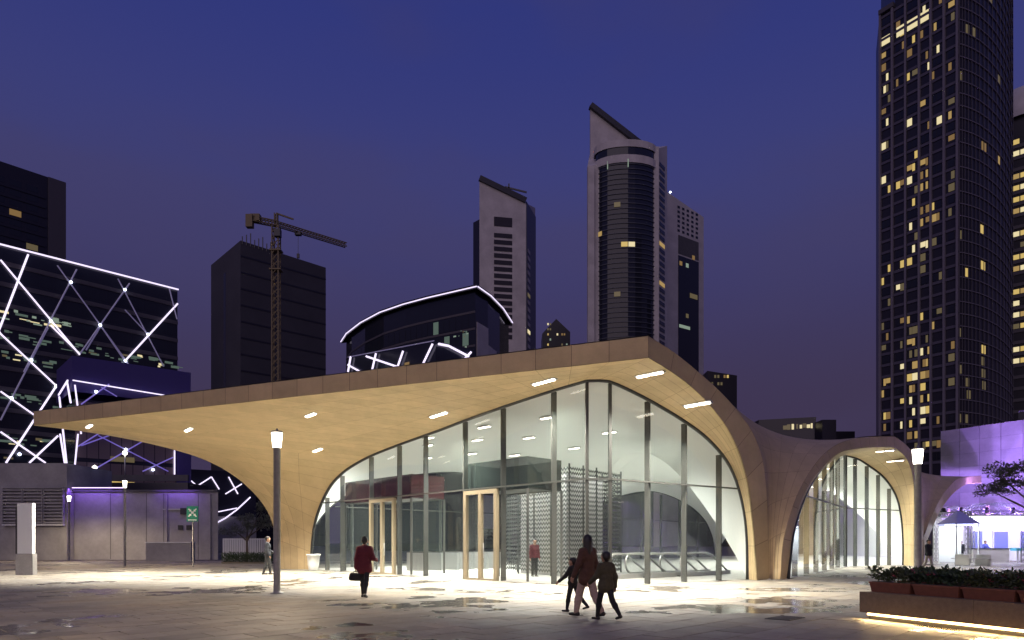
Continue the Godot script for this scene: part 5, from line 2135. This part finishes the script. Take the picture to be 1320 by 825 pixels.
	o.set_meta("rhand", (j.rwr + j.rhd * 0.1) * s)
	return o

func make_people() -> void:
	var black := mat("cloth_black", L(0.012, 0.012, 0.014), 0.8, 0.0, "cloth", 3.0)
	var navy := mat("cloth_navy", L(0.012, 0.014, 0.022), 0.8, 0.0, "cloth", 3.0)
	var maroon := mat("cloth_maroon", L(0.13, 0.012, 0.022), 0.85, 0.0, "cloth", 3.0)
	var brown := mat("cloth_brown", L(0.1, 0.045, 0.03), 0.85, 0.0, "cloth", 3.0)
	var blush := mat("cloth_blush", L(0.48, 0.36, 0.32), 0.85, 0.0, "cloth", 3.0)
	var olive := mat("cloth_olive", L(0.07, 0.062, 0.035), 0.85, 0.0, "cloth", 3.0)
	var charcoal := mat("cloth_charcoal", L(0.02, 0.02, 0.022), 0.85, 0.0, "cloth", 3.0)
	var khaki := mat("cloth_khaki", L(0.4, 0.36, 0.3), 0.85, 0.0, "cloth", 3.0)
	var blue := mat("cloth_blue", L(0.1, 0.12, 0.5), 0.85, 0.0, "cloth", 3.0)
	var hair := mat("hair_dark", L(0.012, 0.009, 0.008), 0.45)
	var shoe := mat("shoe_black", L(0.015, 0.014, 0.014), 0.5)
	var st: SurfaceTool
	# woman in the maroon jacket, walking to the doors
	var a := person("person in maroon jacket and slim black trousers walking towards the doors", spot(470, 18.9), PI, 1.69, {"lt": 8, "lk": 6, "rt": -10, "rk": 14, "rf": 20, "la": -4, "lo": 12, "le": 10, "ra": 10, "ro": 16, "re": 70}, {"trousers": black, "top": maroon, "shoes": shoe, "hair": hair, "woman": true, "bun": true, "ease": 0.034, "hem": 0.1, "leg_ease": 0.004})
	var lh: Vector3 = a.get_meta("lhand")
	var hand := a.position + Basis(Vector3.UP, PI) * lh
	var bag := thing("handbag", "black handbag carried by the person in the maroon jacket", "handbag", hand - Vector3(0, 0.27, 0))
	st = S(false)
	nets(st, [[hand + Vector3(-0.1, -0.12, 0), hand + Vector3(0.1, -0.12, 0), 0.075, 0.075], [hand + Vector3(-0.12, -0.2, 0), hand + Vector3(0.12, -0.2, 0), 0.07, 0.07]], 0.015, 0.05)
	obj("pouch", st, black, bag)
	st = S(false)
	tube(st, [hand + Vector3(-0.1, -0.1, 0), hand + Vector3(-0.06, -0.02, 0), hand + Vector3(0, 0.0, 0), hand + Vector3(0.06, -0.02, 0), hand + Vector3(0.1, -0.1, 0)], [0.011], 6)
	obj("handle", st, black, bag)
	# woman with two children
	person("person with long dark hair in brown top and pale pink trousers", spot(757, 14.0), PI + 0.75, 1.72, {"lt": 20, "lk": 6, "rt": -16, "rk": 16, "rf": 25, "la": 6, "lo": 20, "le": 14, "ra": -2, "ro": 18, "re": 30, "head": -20}, {"trousers": blush, "top": brown, "shoes": shoe, "hair": hair, "woman": true, "long": true, "ease": 0.03, "hem": 0.1, "leg_ease": 0.02})
	person("child in olive coat and black trousers walking beside the long haired person", spot(781, 13.3), PI + 0.6, 1.36, {"lt": 20, "lk": 8, "rt": -20, "rk": 20, "rf": 30, "la": 20, "lo": 14, "le": 30, "ra": -10, "ro": 16, "re": 20, "head": -10}, {"trousers": black, "top": olive, "shoes": shoe, "hair": hair, "child": true, "ease": 0.034, "hem": 0.06})
	person("child in dark clothes half hidden behind the long haired person", spot(738.5, 14.9), PI + 1.0, 1.2, {"lt": 14, "lk": 5, "rt": -22, "rk": 24, "rf": 30, "la": 25, "lo": 30, "le": 20, "ra": -20, "ro": 20, "re": 30}, {"trousers": navy, "top": charcoal, "shoes": shoe, "hair": hair, "child": true, "ease": 0.03})
	# passers-by
	person("person in dark jacket and grey trousers standing by the tan left foot", spot(345, 32.5), 1.9, 1.84, {"lt": 10, "lk": 5, "rt": -8, "rk": 8, "la": 15, "le": 40, "ra": -5, "re": 30}, {"trousers": charcoal, "top": navy, "shoes": shoe, "hair": hair, "ease": 0.03}, false)
	person("person in dark shirt and light trousers walking below the third vault", spot(1197, 36.5), 0.5, 1.72, {"lt": 14, "lk": 6, "rt": -14, "rk": 14, "la": -12, "lo": 16, "ra": 12, "ro": 16}, {"trousers": khaki, "top": charcoal, "shoes": shoe, "hair": hair, "ease": 0.035}, false)
	person("person in dark red top standing inside the hall near the mesh", spot(689, 30.5), 0.4, 1.7, {"lt": 4, "rt": -4}, {"trousers": black, "top": maroon, "shoes": shoe, "hair": hair, "woman": true}, false)
	person("person in blue shirt standing behind the cafe counter", Vector2(38.4, 55.4), 0.3, 1.7, {"lt": 3, "rt": -3, "la": 30, "le": 40}, {"trousers": black, "top": blue, "shoes": shoe, "hair": hair}, false)
	person("person in dark clothes standing at the left end of the cafe counter", Vector2(36.6, 55.6), -0.4, 1.68, {"lt": 3, "rt": -3, "ra": 40, "re": 30}, {"trousers": black, "top": navy, "shoes": shoe, "hair": hair}, false)

func _ready() -> void:
	make_view()
	make_textures()
	make_materials()
	print("materials")
	make_station()
	make_hall()
	make_ground()
	print("station")
	make_city()
	print("city")
	make_plaza()
	print("plaza")
	make_people()
	print("people")
